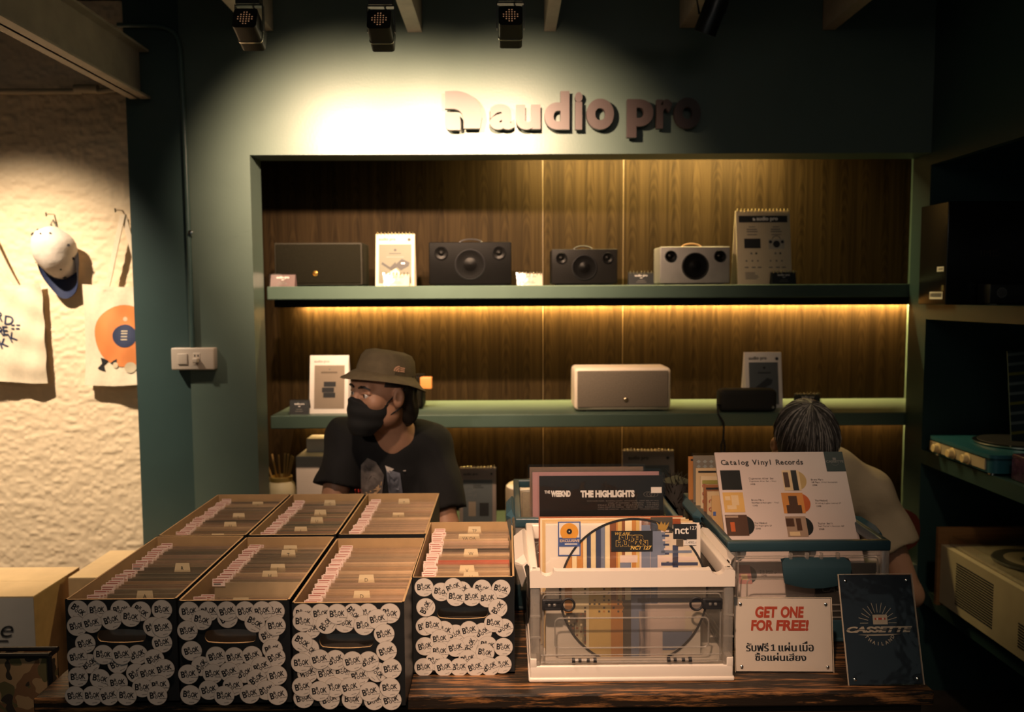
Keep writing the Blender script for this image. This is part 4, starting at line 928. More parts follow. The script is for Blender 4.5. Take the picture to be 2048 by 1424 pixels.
# ------------------------------------------------------------------ seven-inch records
TAGP = mat('price_sticker', (0.80, 0.64, 0.57), 0.5, var=0.03); TAGI = mat('red_print', (0.42, 0.12, 0.09), 0.6)
b = MB(); b.rect(0, 0.027, -0.013, 0.003, TAGP, 0); b.rect(0.002, 0.025, -0.0005, 0.001, TAGI, -0.0003); b.rect(0.002, 0.022, -0.005, -0.0035, TAGI, -0.0003); b.rect(0.003, 0.018, -0.010, -0.007, GREYINK, -0.0003)
TAGMESH = b.mesh('price_tag')
SW, SH, ST = 0.192, 0.190, 0.0036
PLAST = clear('record_polybag', tint=(0.98, 0.97, 0.95), gloss=0.30, rough=0.2, milk=0.05, milkcol=(0.75, 0.6, 0.45))
def sleeve_mesh(col, k):
    m = mat('sleeve_paper_%d' % k, col, 0.30, var=0.22, vs=14, spec=0.6, coat=0.35)
    b = MB(); b.box(-SW/2+0.004, SW/2-0.002, 0.0007, ST-0.0007, 0, SH-0.007, m)
    b.add([(-SW/2, 0, 0), (SW/2, 0, 0), (SW/2, 0, SH), (-SW/2, 0, SH)], [(0, 1, 2, 3)], PLAST)
    return b.mesh('single_record')
PAL = [(0.62, 0.43, 0.27), (0.50, 0.36, 0.23), (0.34, 0.24, 0.15), (0.76, 0.57, 0.38), (0.18, 0.15, 0.11), (0.48, 0.34, 0.25), (0.38, 0.29, 0.20), (0.54, 0.35, 0.20), (0.29, 0.25, 0.18), (0.40, 0.24, 0.16)]
SLV = [sleeve_mesh(c, i) for i, c in enumerate(PAL)]
BLACKS = sleeve_mesh((0.02, 0.02, 0.022), 90); REDS = sleeve_mesh((0.55, 0.14, 0.09), 91); CREAMS = sleeve_mesh((0.66, 0.52, 0.33), 92); GREENS = sleeve_mesh((0.10, 0.11, 0.085), 93); DARKBR = sleeve_mesh((0.05, 0.028, 0.015), 95); PALES = sleeve_mesh((0.62, 0.44, 0.32), 94)
def put_record(mesh, xc, y, dz, lean, label, group, tagx=0.0):
    o = bpy.data.objects.new('single_record', mesh); COL.objects.link(o); o.location = (xc, y, ZT+0.0045+dz); o.rotation_euler = (-lean, 0, 0)
    tag(o, label, 'record', group)
    g = bpy.data.objects.new('price_tag', TAGMESH); COL.objects.link(g); g.parent = o; g.location = (-SW/2-0.001+tagx, -0.0006, SH-0.001)
    return o
def fill(xc, y, n, name, gaps=(), special={}, weights=None, d0=0.010, d1=0.372):
    r = random.Random(int(1000*(xc+2*y)) & 0xffff); lab = 'clear-sleeved single filed in the %s' % name; ys = []
    for i in range(n):
        f = d0+(d1-d0)*i/(n-1)
        for ga, gb in gaps:
            if f > ga: f = f+(gb-ga)*(1-(f-ga)/(d1-ga))
        lean = radians(7+r.uniform(-1.2, 1.2)); f2 = f-0.0   # records lean back, tops further away
        mesh = r.choice(weights or SLV); L_ = lab; dz = r.uniform(-0.004, 0.003)
        if i in special: mesh, L_, dz = special[i]
        put_record(mesh, xc+0.002+r.uniform(-0.002, 0.002), y+f2, dz, lean, L_, 'singles in the '+name, r.uniform(0, 0.006))
        ys.append(y+f2)
    return ys
TAPE = mat('masking_tape_tab', (0.62, 0.50, 0.31), 0.6, var=0.05)
def divider(ch, xc, y, px, py, label, w=0.030):
    """letter tab standing just above the sleeves; x from where it stands along the box"""
    lean = radians(7); top = ZT+0.203; x = W(px, py, y+0.025).x
    t = thing('letter_divider', label, 'divider', (xc, y, ZT+0.0045), 0.0, 'letter dividers in the record boxes'); M = RX(-lean)
    b = MB(); b.add([(-SW/2, 0, 0), (SW/2, 0, 0), (SW/2, 0, SH-0.004), (-SW/2, 0, SH-0.004)], [(0, 1, 2, 3)], PLAST, M); b.build('clear_card', t)
    b = MB(); dx = x-xc; b.poly([(dx-w/2-0.003, SH-0.013), (dx+w/2+0.003, SH-0.013), (dx+w/2, SH+0.007), (dx-w/2, SH+0.007)], TAPE, -0.0004, M)
    b.text(ch, 0.011, dx, SH-0.008, INK, -0.0008, M, 'C', bold=-0.005, res=2); b.build('tab', t)
d_ = lambda y, f: y+f
LEN = 0.0087
n1 = 38
fill(X1, Y1, n1, 'leftmost front box', gaps=((0.20, 0.215),), special={0: (BLACKS, 'dark sleeve seen through the hand hole of the leftmost front box', 0)}, weights=SLV[4:]+[GREENS]*2)
fill(X2, Y2, 40, 'second front box', gaps=((0.055, 0.125),), special={0: (DARKBR, 'brown-black sleeve seen through the hand hole of the second front box', 0), 5: (CREAMS, 'blank cream sleeve facing the gap in the second front box', 0.002)})
fill(X3, Y3, 46, 'third front box', special={0: (BLACKS, 'dark sleeve seen through the hand hole of the third front box', 0)}, weights=SLV[:4]+SLV[5:8]+[SLV[3]])
fill(X4, Y4, 42, 'box beside the white crate', d0=0.014, special={0: (BLACKS, 'black sleeve seen through the hand hole of the box beside the white crate', 0), 13: (REDS, 'red sleeve in the box beside the white crate', 0.008), 23: (BLACKS, 'black sleeve in the box beside the white crate', 0.006), 30: (PALES, 'pale pink sleeve near the back of the box beside the white crate', 0.005)}, weights=SLV[:4]+[SLV[5], SLV[7], PALES])
fill(XA, YR, 34, 'back-row box nearest the column', weights=SLV[2:]+[GREENS], special={15: (BLACKS, 'black sleeve in the back-row box nearest the column', 0.004)})
fill(XB, YR, 36, 'middle back-row box', weights=SLV[2:]+[GREENS], d1=0.362)
fill(XC_, YR, 40, 'back-row box in front of the man', weights=SLV[:4]+[SLV[5], PALES, PALES], d1=0.366)
for ch, xc, yb0, f, px, py, lab in (
    ('R', X1, Y1, 0.212, 365, 1115, 'tab with a letter R in the leftmost front box'), ('A', X1, Y1, 0.045, 290, 1168, 'tab with a letter A near the front of the leftmost front box'),
    ('K', X2, Y2, 0.345, 581, 1082, 'tab with a letter K at the back of the second front box'), ('T', X2, Y2, 0.31, 577, 1096, 'tab with a letter T in the second front box'),
    ('I', X2, Y2, 0.212, 556, 1122, 'tab with a letter I in the second front box'), ('H', X2, Y2, 0.168, 540, 1136, 'tab with a letter H in the second front box'), ('G', X2, Y2, 0.014, 482, 1186, 'tab with a letter G at the front of the second front box'),
    ('D', X3, Y3, 0.155, 733, 1150, 'tab with a letter D in the middle of the third front box'), ('D', X3, Y3, 0.062, 724, 1180, 'tab with a letter D near the front of the third front box'),
    ('TP', X4, Y4, 0.372, 949, 1049, 'tab lettered TP at the back of the box beside the crate'), ('VA OA', X4, Y4, 0.308, 938, 1065, 'wide tab lettered VA OA in the box beside the crate'),
    ('W', X4, Y4, 0.19, 942, 1096, 'tab with a letter W in the box beside the crate'), ('V', X4, Y4, 0.075, 934, 1128, 'tab with a letter V behind the letter U tab'), ('U', X4, Y4, 0.032, 942, 1144, 'tab with a letter U at the front of the box beside the crate'),
    ('I', XA, YR, 0.33, 516, 1004, 'tab with a letter I in the back-row box nearest the column'), ('L', XA, YR, 0.21, 478, 1028, 'tab with a letter L in the back-row box nearest the column'), ('U', XA, YR, 0.125, 461, 1042, 'tab with a letter U in the back-row box nearest the column'), ('J', XA, YR, 0.02, 436, 1062, 'tab with a letter J at the front of the back-row box nearest the column'),
    ('G', XB, YR, 0.345, 660, 1003, 'tab with a letter G at the back of the middle back-row box'), ('L', XB, YR, 0.24, 641, 1022, 'upper tab with a letter L in the middle back-row box'), ('U', XB, YR, 0.165, 634, 1037, 'tab with a letter U in the middle back-row box'), ('I', XB, YR, 0.075, 602, 1058, 'tab with a letter I in the middle back-row box'),
    ('T', XC_, YR, 0.355, 808, 994, 'tab with a letter T at the back of the box in front of the man'), ('S', XC_, YR, 0.205, 797, 1024, 'tab with a letter S in the box in front of the man')):
    divider(ch, xc, yb0+f-0.002, px, py, lab, 0.05 if len(ch) > 3 else 0.030)
# ------------------------------------------------------------------ folding crates
FROST = clear('frosted_crate_plastic', tint=(0.93, 0.91, 0.88), milk=0.30, gloss=0.5, rough=0.25, milkcol=(0.80, 0.74, 0.67))
PANEL = clear('clear_crate_panel', tint=(0.985, 0.98, 0.97), milk=0.045, gloss=0.10, rough=0.14, milkcol=(0.85, 0.78, 0.70))
CRW = mat('white_crate_plastic', (0.76, 0.68, 0.60), 0.33, var=0.015)
CRB = mat('petrol_blue_plastic', (0.026, 0.060, 0.078), 0.30, var=0.04)
def make_crate(name, label, x0, x1, y0, y1, zr, frame, panel, post, notch=False, latches=False, flap=False, z0=ZT, rim=0.036, base=0.034):
    w = (x1-x0)/2; d = y1-y0; H = zr-z0; t = thing(name, label, 'crate', ((x0+x1)/2, y0, z0))
    th = 0.017
    # base tray with raised corners
    b = MB(); b.rbox(-w-0.003, w+0.003, -0.003, d+0.003, 0, 0.010, 0.004, frame); b.rbox(-w, w, 0, d, 0.004, base, 0.003, frame)
    for sx in (-1, 1):
        for yy in (0, d-0.03): b.rbox(min(sx*w, sx*(w-0.014)), max(sx*w, sx*(w-0.014)), yy, yy+0.03, base-0.004, base+0.016, 0.002, frame)
    b.build('base_tray', t, smooth=True)
    # rim ring
    b = MB(); zb = H-rim
    if notch:
        pl = [(-w, zb), (w, zb), (w, H-0.004), (w-0.006, H)]
        for k in range(9): a = pi*k/8; pl.append((w-0.035+0.014*cos(a), H-0.012*sin(a)))
        pl += [(w-0.056, H-0.002), (-w+0.056, H-0.002)]
        for k in range(9): a = pi*k/8; pl.append((-w+0.035+0.014*cos(a), H-0.012*sin(a)))
        pl += [(-w+0.006, H), (-w, H-0.004)]
        b.prism(pl, -0.002, th, frame)
    else: b.rbox(-w, w, -0.002, th, zb, H, 0.004, frame)
    b.rbox(-w, w, d-th, d+0.002, zb, H, 0.004, frame)
    for s in (-1, 1): b.rbox(min(s*w, s*(w-th)), max(s*w, s*(w-th)), th*0.5, d-th*0.5, zb, H, 0.004, frame)
    b.build('rim', t, smooth=True)
    # translucent corner posts
    for sx in (-1, 1):
        for yy in (0.001, d-0.024):
            b = MB(); a0, a1 = sorted((sx*(w-0.001), sx*(w-0.021)))
            b.rbox(a0, a1, yy, yy+0.022, base-0.002, zb+0.002, 0.003, post)
            for k in (0.35, 0.62): b.box(a0-0.0006, a1+0.0006, yy-0.0008, yy+0.002, base+(zb-base)*k, base+(zb-base)*k+0.004, post)
            b.build('corner_post', t, smooth=True)
    zl, zh = base, zb
    def panel_with_ribs(nm, wd, M, inner=True):
        b = MB(); b.box(-wd, wd, 0.004, 0.0062, zl, zh, panel, M)
        hh = zh-zl
        def rr(xa, xb, za, zc, r, rad):
            pts = []
            for cx_, cz_, a0 in ((xb-r, zc-r, 0), (xa+r, zc-r, pi/2), (xa+r, za+r, pi), (xb-r, za+r, 1.5*pi)):
                for k in range(5): a = a0+pi/2*k/4; pts.append((cx_+r*cos(a), 0.0035, cz_+r*sin(a)))
            b.tube(pts, rad, post, M, 6, True)
        rr(-wd+0.008, wd-0.008, zl+0.006, zh-0.016, 0.008, 0.0016)
        if inner: rr(-wd*0.83, wd*0.83, zl+hh*0.22, zl+hh*0.60, 0.010, 0.0018)
        for k in (0.04, 0.13, 0.93): b.tube([(-wd+0.004, 0.0035, zl+hh*k), (wd-0.004, 0.0035, zl+hh*k)], 0.0014, post, M, 6)
        b.build(nm, t, smooth=True)
    panel_with_ribs('front_panel', w-0.019, None)
    panel_with_ribs('back_panel', w-0.019, T(0, d, 0) @ RZ(pi), False)
    for s in (-1, 1): panel_with_ribs('side_panel', d/2-0.02, T(s*(w-0.001), d/2, 0) @ RZ(s*pi/2), False)
    if latches:
        for s in (-1, 1):
            zc = zl+(zh-zl)*0.785; b = MB(); xa, xb = s*(w-0.025), s*(w-0.066)
            b.rbox(min(xa, xb), max(xa, xb), -0.004, 0.004, zc-0.011, zc+0.011, 0.002, INK)
            b.box(min(xa, xb)+0.006, max(xa, xb)-0.004, -0.006, -0.003, zc+0.006, zc+0.010, INK); b.box(min(xa, xb)+0.006, max(xa, xb)-0.004, -0.006, -0.003, zc-0.010, zc-0.006, INK)
            for k in (0.35, 0.62): b.rbox(xa+(xb-xa)*k-0.003, xa+(xb-xa)*k+0.003, -0.0048, -0.003, zc-0.003, zc+0.003, 0.001, post)
            b.build('latch', t, smooth=True, label='black sliding latch')
            b = MB(); xr = s*(w-0.078); b.tube([(xr+0.0125*cos(a), -0.002, zc+0.0125*sin(a)) for a in [2*pi*k/28 for k in range(28)]], 0.0024, INK, None, 8, True); b.build('latch_ring', t, smooth=True, label='black latch ring')
            xp = s*(w-0.111); b = MB(); zp = zl+0.012; b.tube([(xp-0.021, 0, zp), (xp+0.021, 0, zp)], 0.0022, post)
            for k in (-0.022, -0.009, 0.008, 0.022): b.tube([(xp+k-0.003, 0, zp), (xp+k+0.003, 0, zp)], 0.0036 if abs(k) < 0.02 else 0.005, INK)
            b.build('hinge_pin', t, smooth=True, label='black hinge pin')
    return t, w, d, H
ZRIM = 0.985
t, w, d, H = make_crate('folding_crate', 'white folding crate with clear sides and a round picture disc inside', 0.046, 0.463, 1.585, 1.925, ZRIM, CRW, PANEL, FROST, True, True)
def side_handle(t, w, d, H, s, m, y0=0.05, y1=0.29, out=0.05, drop=0.05):
    """folded-out locking flap on the side rim"""
    b = MB(); prof = [(0, 0), (out*0.35, 0.012), (out, -0.004), (out, -0.010), (out*0.5, -drop), (out*0.42, -drop), (out*0.75, -0.012), (out*0.33, 0.002), (0, -0.010)]
    n = len(prof); V = []; L = (y0, y0+0.03, y1-0.03, y1)
    for k, y in enumerate(L):
        sc = 0.45 if k in (0, 3) else 1.0
        V += [(s*(w+px_*sc), y, H-0.004+pz*sc) for px_, pz in prof]
    Fc = [(k*n+i, k*n+(i+1) % n, (k+1)*n+(i+1) % n, (k+1)*n+i) for k in range(3) for i in range(n)]+[tuple(range(n))[::-1], tuple(3*n+i for i in range(n))]
    b.add(V, Fc, m); b.build('side_handle', t)
side_handle(t, w, d, H, -1, CRW, 0.05, 0.29, 0.03, 0.06); side_handle(t, w, d, H, 1, CRW, 0.07, 0.29, 0.028, 0.05)
tb, wb_, db, Hb = make_crate('folding_crate', 'petrol blue folding crate holding the catalogue board', 0.497, 0.868, 1.765, 2.215, ZRIM, CRB, PANEL, FROST, rim=0.024, base=0.05)
# wide front latch flap
b = MB(); zc = Hb-0.024; prof = []
NX = 14; V = []; Fc = []; cx0, hw = 0.012, 0.077
for i in range(NX+1):
    u = -1+2*i/NX; low = -0.068-0.012*(1-u*u)
    for (yy, zz_) in ((-0.004, -0.012), (-0.014, -0.020), (-0.020, -0.034), (-0.020, low*0.8), (-0.016, low), (-0.012, low), (-0.014, low*0.8), (-0.014, -0.034), (-0.010, -0.022), (-0.002, -0.016)):
        wd = hw*(0.86 if zz_ > -0.015 else 1.0-max(0, (-zz_-0.045))*4.0); V.append((cx0+u*wd, yy, zc+zz_))
for i in range(NX):
    for q in range(10): Fc.append((i*10+q, i*10+(q+1) % 10, (i+1)*10+(q+1) % 10, (i+1)*10+q))
Fc += [tuple(range(10))[::-1], tuple(NX*10+q for q in range(10))]
b.add(V, Fc, CRB); b.build('latch_flap', tb, smooth=True)
for k in (-0.055, -0.018, 0.014, 0.052):
    b = MB(); b.rbox(cx0+k-0.004, cx0+k+0.004, -0.008, 0.0, zc-0.018, zc-0.001, 0.002, FROST); b.build('hinge_hook', tb)
side_handle(tb, wb_, db, Hb, 1, mat('light_blue_plastic', (0.045, 0.11, 0.15), 0.25, var=0.03), 0.06, 0.20, 0.02, 0.03); side_handle(tb, wb_, db, Hb, -1, _m['light_blue_plastic'], 0.22, 0.40, 0.02, 0.03)
tr, wr_, dr, Hr = make_crate('folding_crate', 'petrol blue folding crate half hidden behind the white crate', 0.020, 0.436, 1.965, 2.40, ZRIM, CRB, PANEL, FROST, rim=0.024, base=0.05)
side_handle(tr, wr_, dr, Hr, -1, _m['light_blue_plastic'], 0.03, 0.22, 0.022, 0.07); side_handle(tr, wr_, dr, Hr, 1, _m['light_blue_plastic'], 0.03, 0.22, 0.0, 0.03)

# ------------------------------------------------------------------ long-playing records
BAG = clear('album_polybag', tint=(0.985, 0.985, 0.98), gloss=0.18, rough=0.07)
LPS = 0.315
def lp(label, x0, y, z, lean, col, wd=LPS, ht=LPS, art=None, group='albums in the folding crates', bag=True, thick=0.004, name='album'):
    """album standing in a crate, lower left front corner at (x0, y, z)"""
    t = thing(name, label, 'album', (x0, y, z), 0, group); M = RX(-lean)
    k = 'sleeve_%02d%02d%02d' % tuple(int(c*99) for c in col)
    b = MB(); b.box(0, wd, 0.001, thick, 0, ht, mat(k, col, 0.35, var=0.06, vs=9, coat=0.10), M); b.build('sleeve', t)
    if art: art(t, M)
    if bag:
        b = MB(); nx, nz = 16, 10; V = []; Fc = []; r = random.Random(int(x0*1e4)+int(y*1e3))
        for j in range(nz+1):
            for i in range(nx+1): V.append((-0.005+(wd+0.010)*i/nx, -0.0018-0.0012*r.random(), (ht+0.008)*j/nz))
        for j in range(nz):
            for i in range(nx): a = j*(nx+1)+i; Fc.append((a, a+1, a+nx+2, a+nx+1))
        b.add(V, Fc, BAG, M); b.build('plastic_cover', t, smooth=True)
    return t
ZL = ZT+0.036
def P2(px, py, M0): return plane_uv(px, py, M0)
# picture disc at the front of the white crate
lean = radians(3.0); yd = 1.628; xd = W(1092, 1100, yd).x
def art_disc(t, M):
    M0 = Matrix.Translation((xd, yd, ZL)) @ M; q = lambda px, py: P2(px, py, M0)
    off = lambda k: -0.0004-0.0003*k
    b = MB(); c = q(1267, 1184); r = (q(1412, 1184)[0]-q(1122, 1184)[0])/2
    b.disc(c[0], c[1], r, mat('disc_pale_ground', (0.74, 0.62, 0.48), 0.3), off(0), M, 72)
    STR = {'y': mat('disc_yellow', (0.68, 0.47, 0.17), 0.3), 'o': mat('disc_orange', (0.55, 0.25, 0.07), 0.3), 'b': mat('disc_brown', (0.26, 0.10, 0.045), 0.3), 'n': mat('disc_navy', (0.055, 0.07, 0.14), 0.3), 's': mat('disc_steel', (0.20, 0.235, 0.33), 0.3), 'p': mat('disc_pink', (0.72, 0.58, 0.52), 0.3), 'c': mat('disc_cream', (0.82, 0.68, 0.42), 0.3), 'd': mat('disc_dark', (0.10, 0.08, 0.06), 0.3)}
    def chord(xa, xb, za, zb, m, k):
        """rectangle in pixels clipped to the disc"""
        a, e = q(xa, zb), q(xb, za); n = 8; top = []; bot = []
        for i in range(n+1):
            x = a[0]+(e[0]-a[0])*i/n; dx = x-c[0]
            if abs(dx) >= r: continue
            hh = sqrt(r*r-dx*dx); zl_, zh_ = max(a[1], c[1]-hh), min(e[1], c[1]+hh)
            if zh_ > zl_: bot.append((x, zl_)); top.append((x, zh_))
        if len(bot) > 1: b.poly(bot+top[::-1], STR[m], off(k), M)
    x = 1130
    for wpx, m in ((14, 'o'), (10, 'c'), (12, 'o'), (8, 'c'), (8, 'n'), (10, 'c'), (10, 'n'), (8, 's'), (10, 'c'), (12, 'b'), (4, 'o'), (8, 'y'), (6, 'b'), (14, 'c'), (8, 'o'), (7, 'y'), (22, 'p'), (14, 's'), (10, 'p')):
        chord(x, x+wpx, 1040, 1330, m, 1); x += wpx
    for bx in ((1283, 1300, 1050, 1330, 's'), (1303, 1330, 1062, 1110, 's'), (1322, 1420, 1100, 1106, 's'), (1322, 1400, 1113, 1122, 'p'), (1322, 1420, 1124, 1131, 'n'), (1345, 1356, 1090, 1160, 'n'), (1240, 1262, 1125, 1150, 's'), (1240, 1275, 1110, 1125, 'p'),
               (1238, 1292, 1150, 1175, 's'), (1292, 1420, 1135, 1150, 's'), (1150, 1178, 1175, 1330, 'c'), (1178, 1222, 1170, 1330, 'y'), (1222, 1246, 1200, 1330, 'o'), (1246, 1262, 1200, 1330, 'd'), (1262, 1290, 1150, 1330, 's'), (1275, 1420, 1195, 1205, 'n'), (1290, 1420, 1206, 1222, 'p'), (1325, 1370, 1222, 1262, 'p'), (1325, 1420, 1262, 1300, 's'), (1278, 1325, 1222, 1330, 'p'), (1125, 1172, 1225, 1290, 'd')):
        chord(*bx, 2)
    r_ = random.Random(4)
    for i in range(9):
        for j in range(8):
            if r_.random() < 0.55: chord(1168+i*9.5, 1172+i*9.5, 1168+j*7.5, 1172+j*7.5, 'd' if r_.random() < .6 else 'o', 3)
    for i in range(6):
        for j in range(9):
            if r_.random() < 0.6: chord(1128+i*8, 1132+i*8, 1226+j*7, 1230+j*7, 'c' if r_.random() < .4 else 'b', 3)
    for i in range(8): chord(1322+i*1.5, 1338, 1060+i*9, 1064+i*9, 'n' if i % 2 else 'p', 3)
    b.build('picture_disc', t, label='round striped picture disc')
    b = MB(); b.ring(c[0], c[1], r-0.0002, r+0.0045, INK, off(4), M, 96); b.build('disc_edge', t, label='black disc edge')
    b = MB(); a, e = q(1222, 1103), q(1305, 1061); b.rect(a[0], e[0], a[1], e[1], INK, off(5), M); WY = mat('gold_yellow_print', (0.75, 0.50, 0.12), 0.4)
    mx = (a[0]+e[0])/2; ww = e[0]-a[0]; hh = e[1]-a[1]
    b.text('WE ARE', 0.009, a[0]+ww*0.08, a[1]+hh*0.80, WY, off(6), M, shear=0.2, res=2)
    for s_, zf in (('SUPER', 0.54), ('HUMAN', 0.28)):
        [b.text(s_, hh*0.34, mx, a[1]+hh*zf, m_, off(k_), M, 'C', bold=b_, sx=1.22, res=4) for m_, k_, b_ in ((WY, 6, 0.10), (INK, 7, 0.062))]
    b.text('NCT 127', 0.011, a[0]+ww*0.46, a[1]+hh*0.10, WY, off(6), M, bold=0.03, shear=0.25, res=2); b.build('black_sticker', t)
    def excl(xa, xb, k, cut=None):
        BLU = mat('blue_print', (0.07, 0.12, 0.33), 0.4); ORG = mat('orange_print', (0.75, 0.36, 0.05), 0.4)
        b = MB(); a, e = q(xa, 1112), q(xb, 1043); ww, hh = e[0]-a[0], e[1]-a[1]
        b.rbox(a[0], e[0], off(k)-0.0002, off(k), a[1], e[1], 0.0001, BLU, M); b.rect(a[0]+0.0025, e[0]-0.0025, a[1]+0.0025, e[1]-0.0025, WHITEP, off(k+1), M)
        b.rect(a[0]+0.0025, e[0]-0.0025, a[1]+hh*0.28, a[1]+hh*0.54, BLU, off(k+2), M); b.disc(a[0]+ww*0.5, a[1]+hh*0.70, ww*0.40, ORG, off(k+3), M, 32); b.rect(a[0]+0.0025, e[0]-0.0025, a[1]+hh*0.28, a[1]+hh*0.52, BLU, off(k+4), M)
        b.disc(a[0]+ww*0.5, a[1]+hh*0.72, ww*0.12, INK, off(k+5), M, 20); b.disc(a[0]+ww*0.5, a[1]+hh*0.72, ww*0.03, WHITEP, off(k+6), M, 10)
        b.text('EXCLUSIVE', 1, 0, 0, mat('pale_gold_print', (0.75, 0.58, 0.38), 0.4), off(k+6), M, bold=0.02, fit=(a[0]+ww*0.08, e[0]-ww*0.05, a[1]+hh*0.41, a[1]+hh*0.49)); b.rect(a[0]+ww*0.3, a[0]+ww*0.85, a[1]+hh*0.34, a[1]+hh*0.37, WHITEP, off(k+6), M); b.build('blue_sticker', t)
    excl(1116, 1161, 1)
    b = MB(); a, e = q(1301, 1068), q(1345, 1040); GR = mat('charcoal_print', (0.075, 0.065, 0.05), 0.4); b.rect(a[0], e[0], a[1]+0.002, e[1]+0.006, GR, off(1), M); a2, e2 = q(1283, 1058), q(1301, 1036); b.rect(a2[0], e2[0], a2[1], e2[1], mat('rust_print', (0.30, 0.075, 0.025), 0.4), off(1), M)
    a3, e3 = q(1345, 1050), q(1361, 1037); b.rect(a3[0], e3[0], a3[1], e3[1], _m['rust_print'], off(1), M)
    GO = mat('gold_foil', (0.62, 0.38, 0.09), 0.3, 0.4); pts = [q(1316, 1058), q(1330, 1063), q(1336, 1052), q(1338, 1043), q(1331, 1051), q(1330, 1043), q(1326, 1049), q(1322, 1042), q(1319, 1049), q(1312, 1043), q(1316, 1052)]
    b.poly(pts, GO, off(5), M); b.build('crown_sticker', t)
    b = MB(); a, e = q(1346, 1077), q(1393, 1047); b.rect(a[0], e[0], a[1], e[1], INK, off(5), M); b.text('nct', 1, 0, 0, WHITEINK, off(6), M, bold=0.02, fit=(a[0]+0.004, a[0]+(e[0]-a[0])*0.66, a[1]+0.010, a[1]+0.024)); b.text('127', 0.011, a[0]+(e[0]-a[0])*0.68, a[1]+0.019, WHITEINK, off(6), M, res=2); b.build('name_sticker', t)
    b = MB(); a, e = q(1367, 1090), q(1392, 1080); b.rect(a[0], e[0], a[1], e[1], WHITEP, off(5), M); b.text('1,490.-', 0.0085, a[0]+0.003, a[1]+0.003, GREYINK, off(6), M, res=2); a, e = q(1352, 1092), q(1366, 1078); b.rect(a[0], e[0], a[1], e[1], mat('brown_print', (0.12, 0.09, 0.06), 0.6), off(5), M); b.build('price_sticker', t)
wd_ = W(1404, 1080, yd).x-xd
lp('clear-fronted album with a striped picture disc at the front of the white crate', xd, yd, ZL, lean, (0.82, 0.74, 0.65), wd=wd_, ht=0.274, art=art_disc)
def art_side(t, M):
    b = MB(); b.rect(0.004, 0.016, 0.19, 0.256, mat('blue_print', (0.07, 0.12, 0.33), 0.4), -0.0003, M); b.rect(0.0055, 0.016, 0.20, 0.254, WHITEP, -0.0006, M); b.disc(0.0175, 0.243, 0.0105, mat('orange_print', (0.75, 0.36, 0.05), 0.4), -0.0009, M, 20, pi/2, 1.5*pi); b.rect(0.0055, 0.016, 0.215, 0.232, _m['blue_print'], -0.0012, M); b.text('EX', 0.008, 0.006, 0.222, _m['pale_gold_print'], -0.0015, M); b.build('blue_sticker', t)
lp('white album just behind the picture disc, showing part of a blue sticker', W(1098, 1100, 1.64).x-0.006, 1.640, ZL, lean, (0.82, 0.74, 0.64), wd=wd_, ht=0.275, art=art_side, bag=False)
for k, (px, c, lab) in enumerate(((1090, (0.68, 0.50, 0.28), 'cream-edged album third from the front of the white crate'), (1085, (0.60, 0.42, 0.2), 'ochre-edged album fourth from the front of the white crate'), (1081, (0.72, 0.60, 0.42), 'pale-edged album fifth from the front of the white crate'), (1078, (0.34, 0.12, 0.06), 'rust-topped album at the back of the white crate'))):
    yk = 1.652+0.016*k; lp(lab, W(px, 1090, yk).x, yk, ZL, lean, c, wd=0.315, ht=0.276-0.001*k, bag=False)
# album with a black top in the rear crate
yh = 2.03; xh = W(1080, 990, yh).x; lnh = radians(9)
def art_high(t, M):
    M0 = Matrix.Translation((xh, yh, ZL)) @ M; q = lambda px, py: P2(px, py, M0); off = lambda k: -0.0004-0.0003*k
    b = MB()
    def tx(s, xa, xb, za, zb, m=WHITEINK, bold=0.0, k=2): a, e = q(xa, zb), q(xb, za); b.text(s, 1, 0, 0, m, off(k), M, bold=bold, fit=(a[0], e[0], a[1], e[1]))
    tx('THE', 1089, 1100, 981, 987, bold=0.03); tx('WEEKND', 1102, 1141, 981, 994, bold=0.06); tx('THE HIGHLIGHTS', 1161, 1269, 980, 995, bold=0.06)
    g = mat('dim_text_print', (0.20, 0.18, 0.16), 0.5)
    for i, (s, xa) in enumerate((('SAVE YOUR TEARS   BLINDING LIGHTS   IN YOUR EYES   CAN\'T FEEL MY FACE', 1174), ('I FEEL IT COMING   STARBOY   THE HILLS', 1216), ('PRAY FOR ME   HEARTLESS   OFTEN', 1196), ('CALL OUT MY NAME   DIE FOR YOU   EARNED IT', 1196), ('LOVE ME HARDER   ACQUAINTED   WICKED GAMES', 1196))):
        tx(s, xa, 1317, 1000+i*4.2, 1003+i*4.2, g)
    for k in (0, 1, 2):
        a, e = q(1288+k*6, 993), q(1303+k*6, 984); cx_, cz_ = (a[0]+e[0])/2, (a[1]+e[1])/2; b.ring(cx_, cz_, abs(e[0]-a[0])*0.52, abs(e[0]-a[0])*0.56, g, off(2), M @ T(cx_, 0, cz_) @ Matrix.Diagonal((1, 1, 0.6, 1)) @ T(-cx_, 0, -cz_), 24)
    b.build('print', t)
    b = MB(); a, e = q(1302, 986), q(1323, 974); b.rect(a[0], e[0], a[1], e[1], WHITEP, off(4), M); b.build('price_sticker', t)
L_h = 0.285
lp('black-topped album with white block lettering in the rear blue crate', xh, yh, ZL, lnh, (0.008, 0.007, 0.0065), wd=W(1326, 990, yh+0.04).x-xh, ht=L_h, art=art_high)
lp('mauve-edged album just behind the black-topped album', W(1066, 960, 2.05).x, 2.048, ZL, lnh, (0.42, 0.24, 0.25), wd=W(1324, 965, 2.05).x-W(1066, 960, 2.05).x, ht=0.291)
lp('grey album in a loose plastic cover behind the mauve-edged album', W(1064, 955, 2.09).x, 2.075, ZL, lnh, (0.12, 0.10, 0.08), wd=0.30, ht=0.288, bag=True)
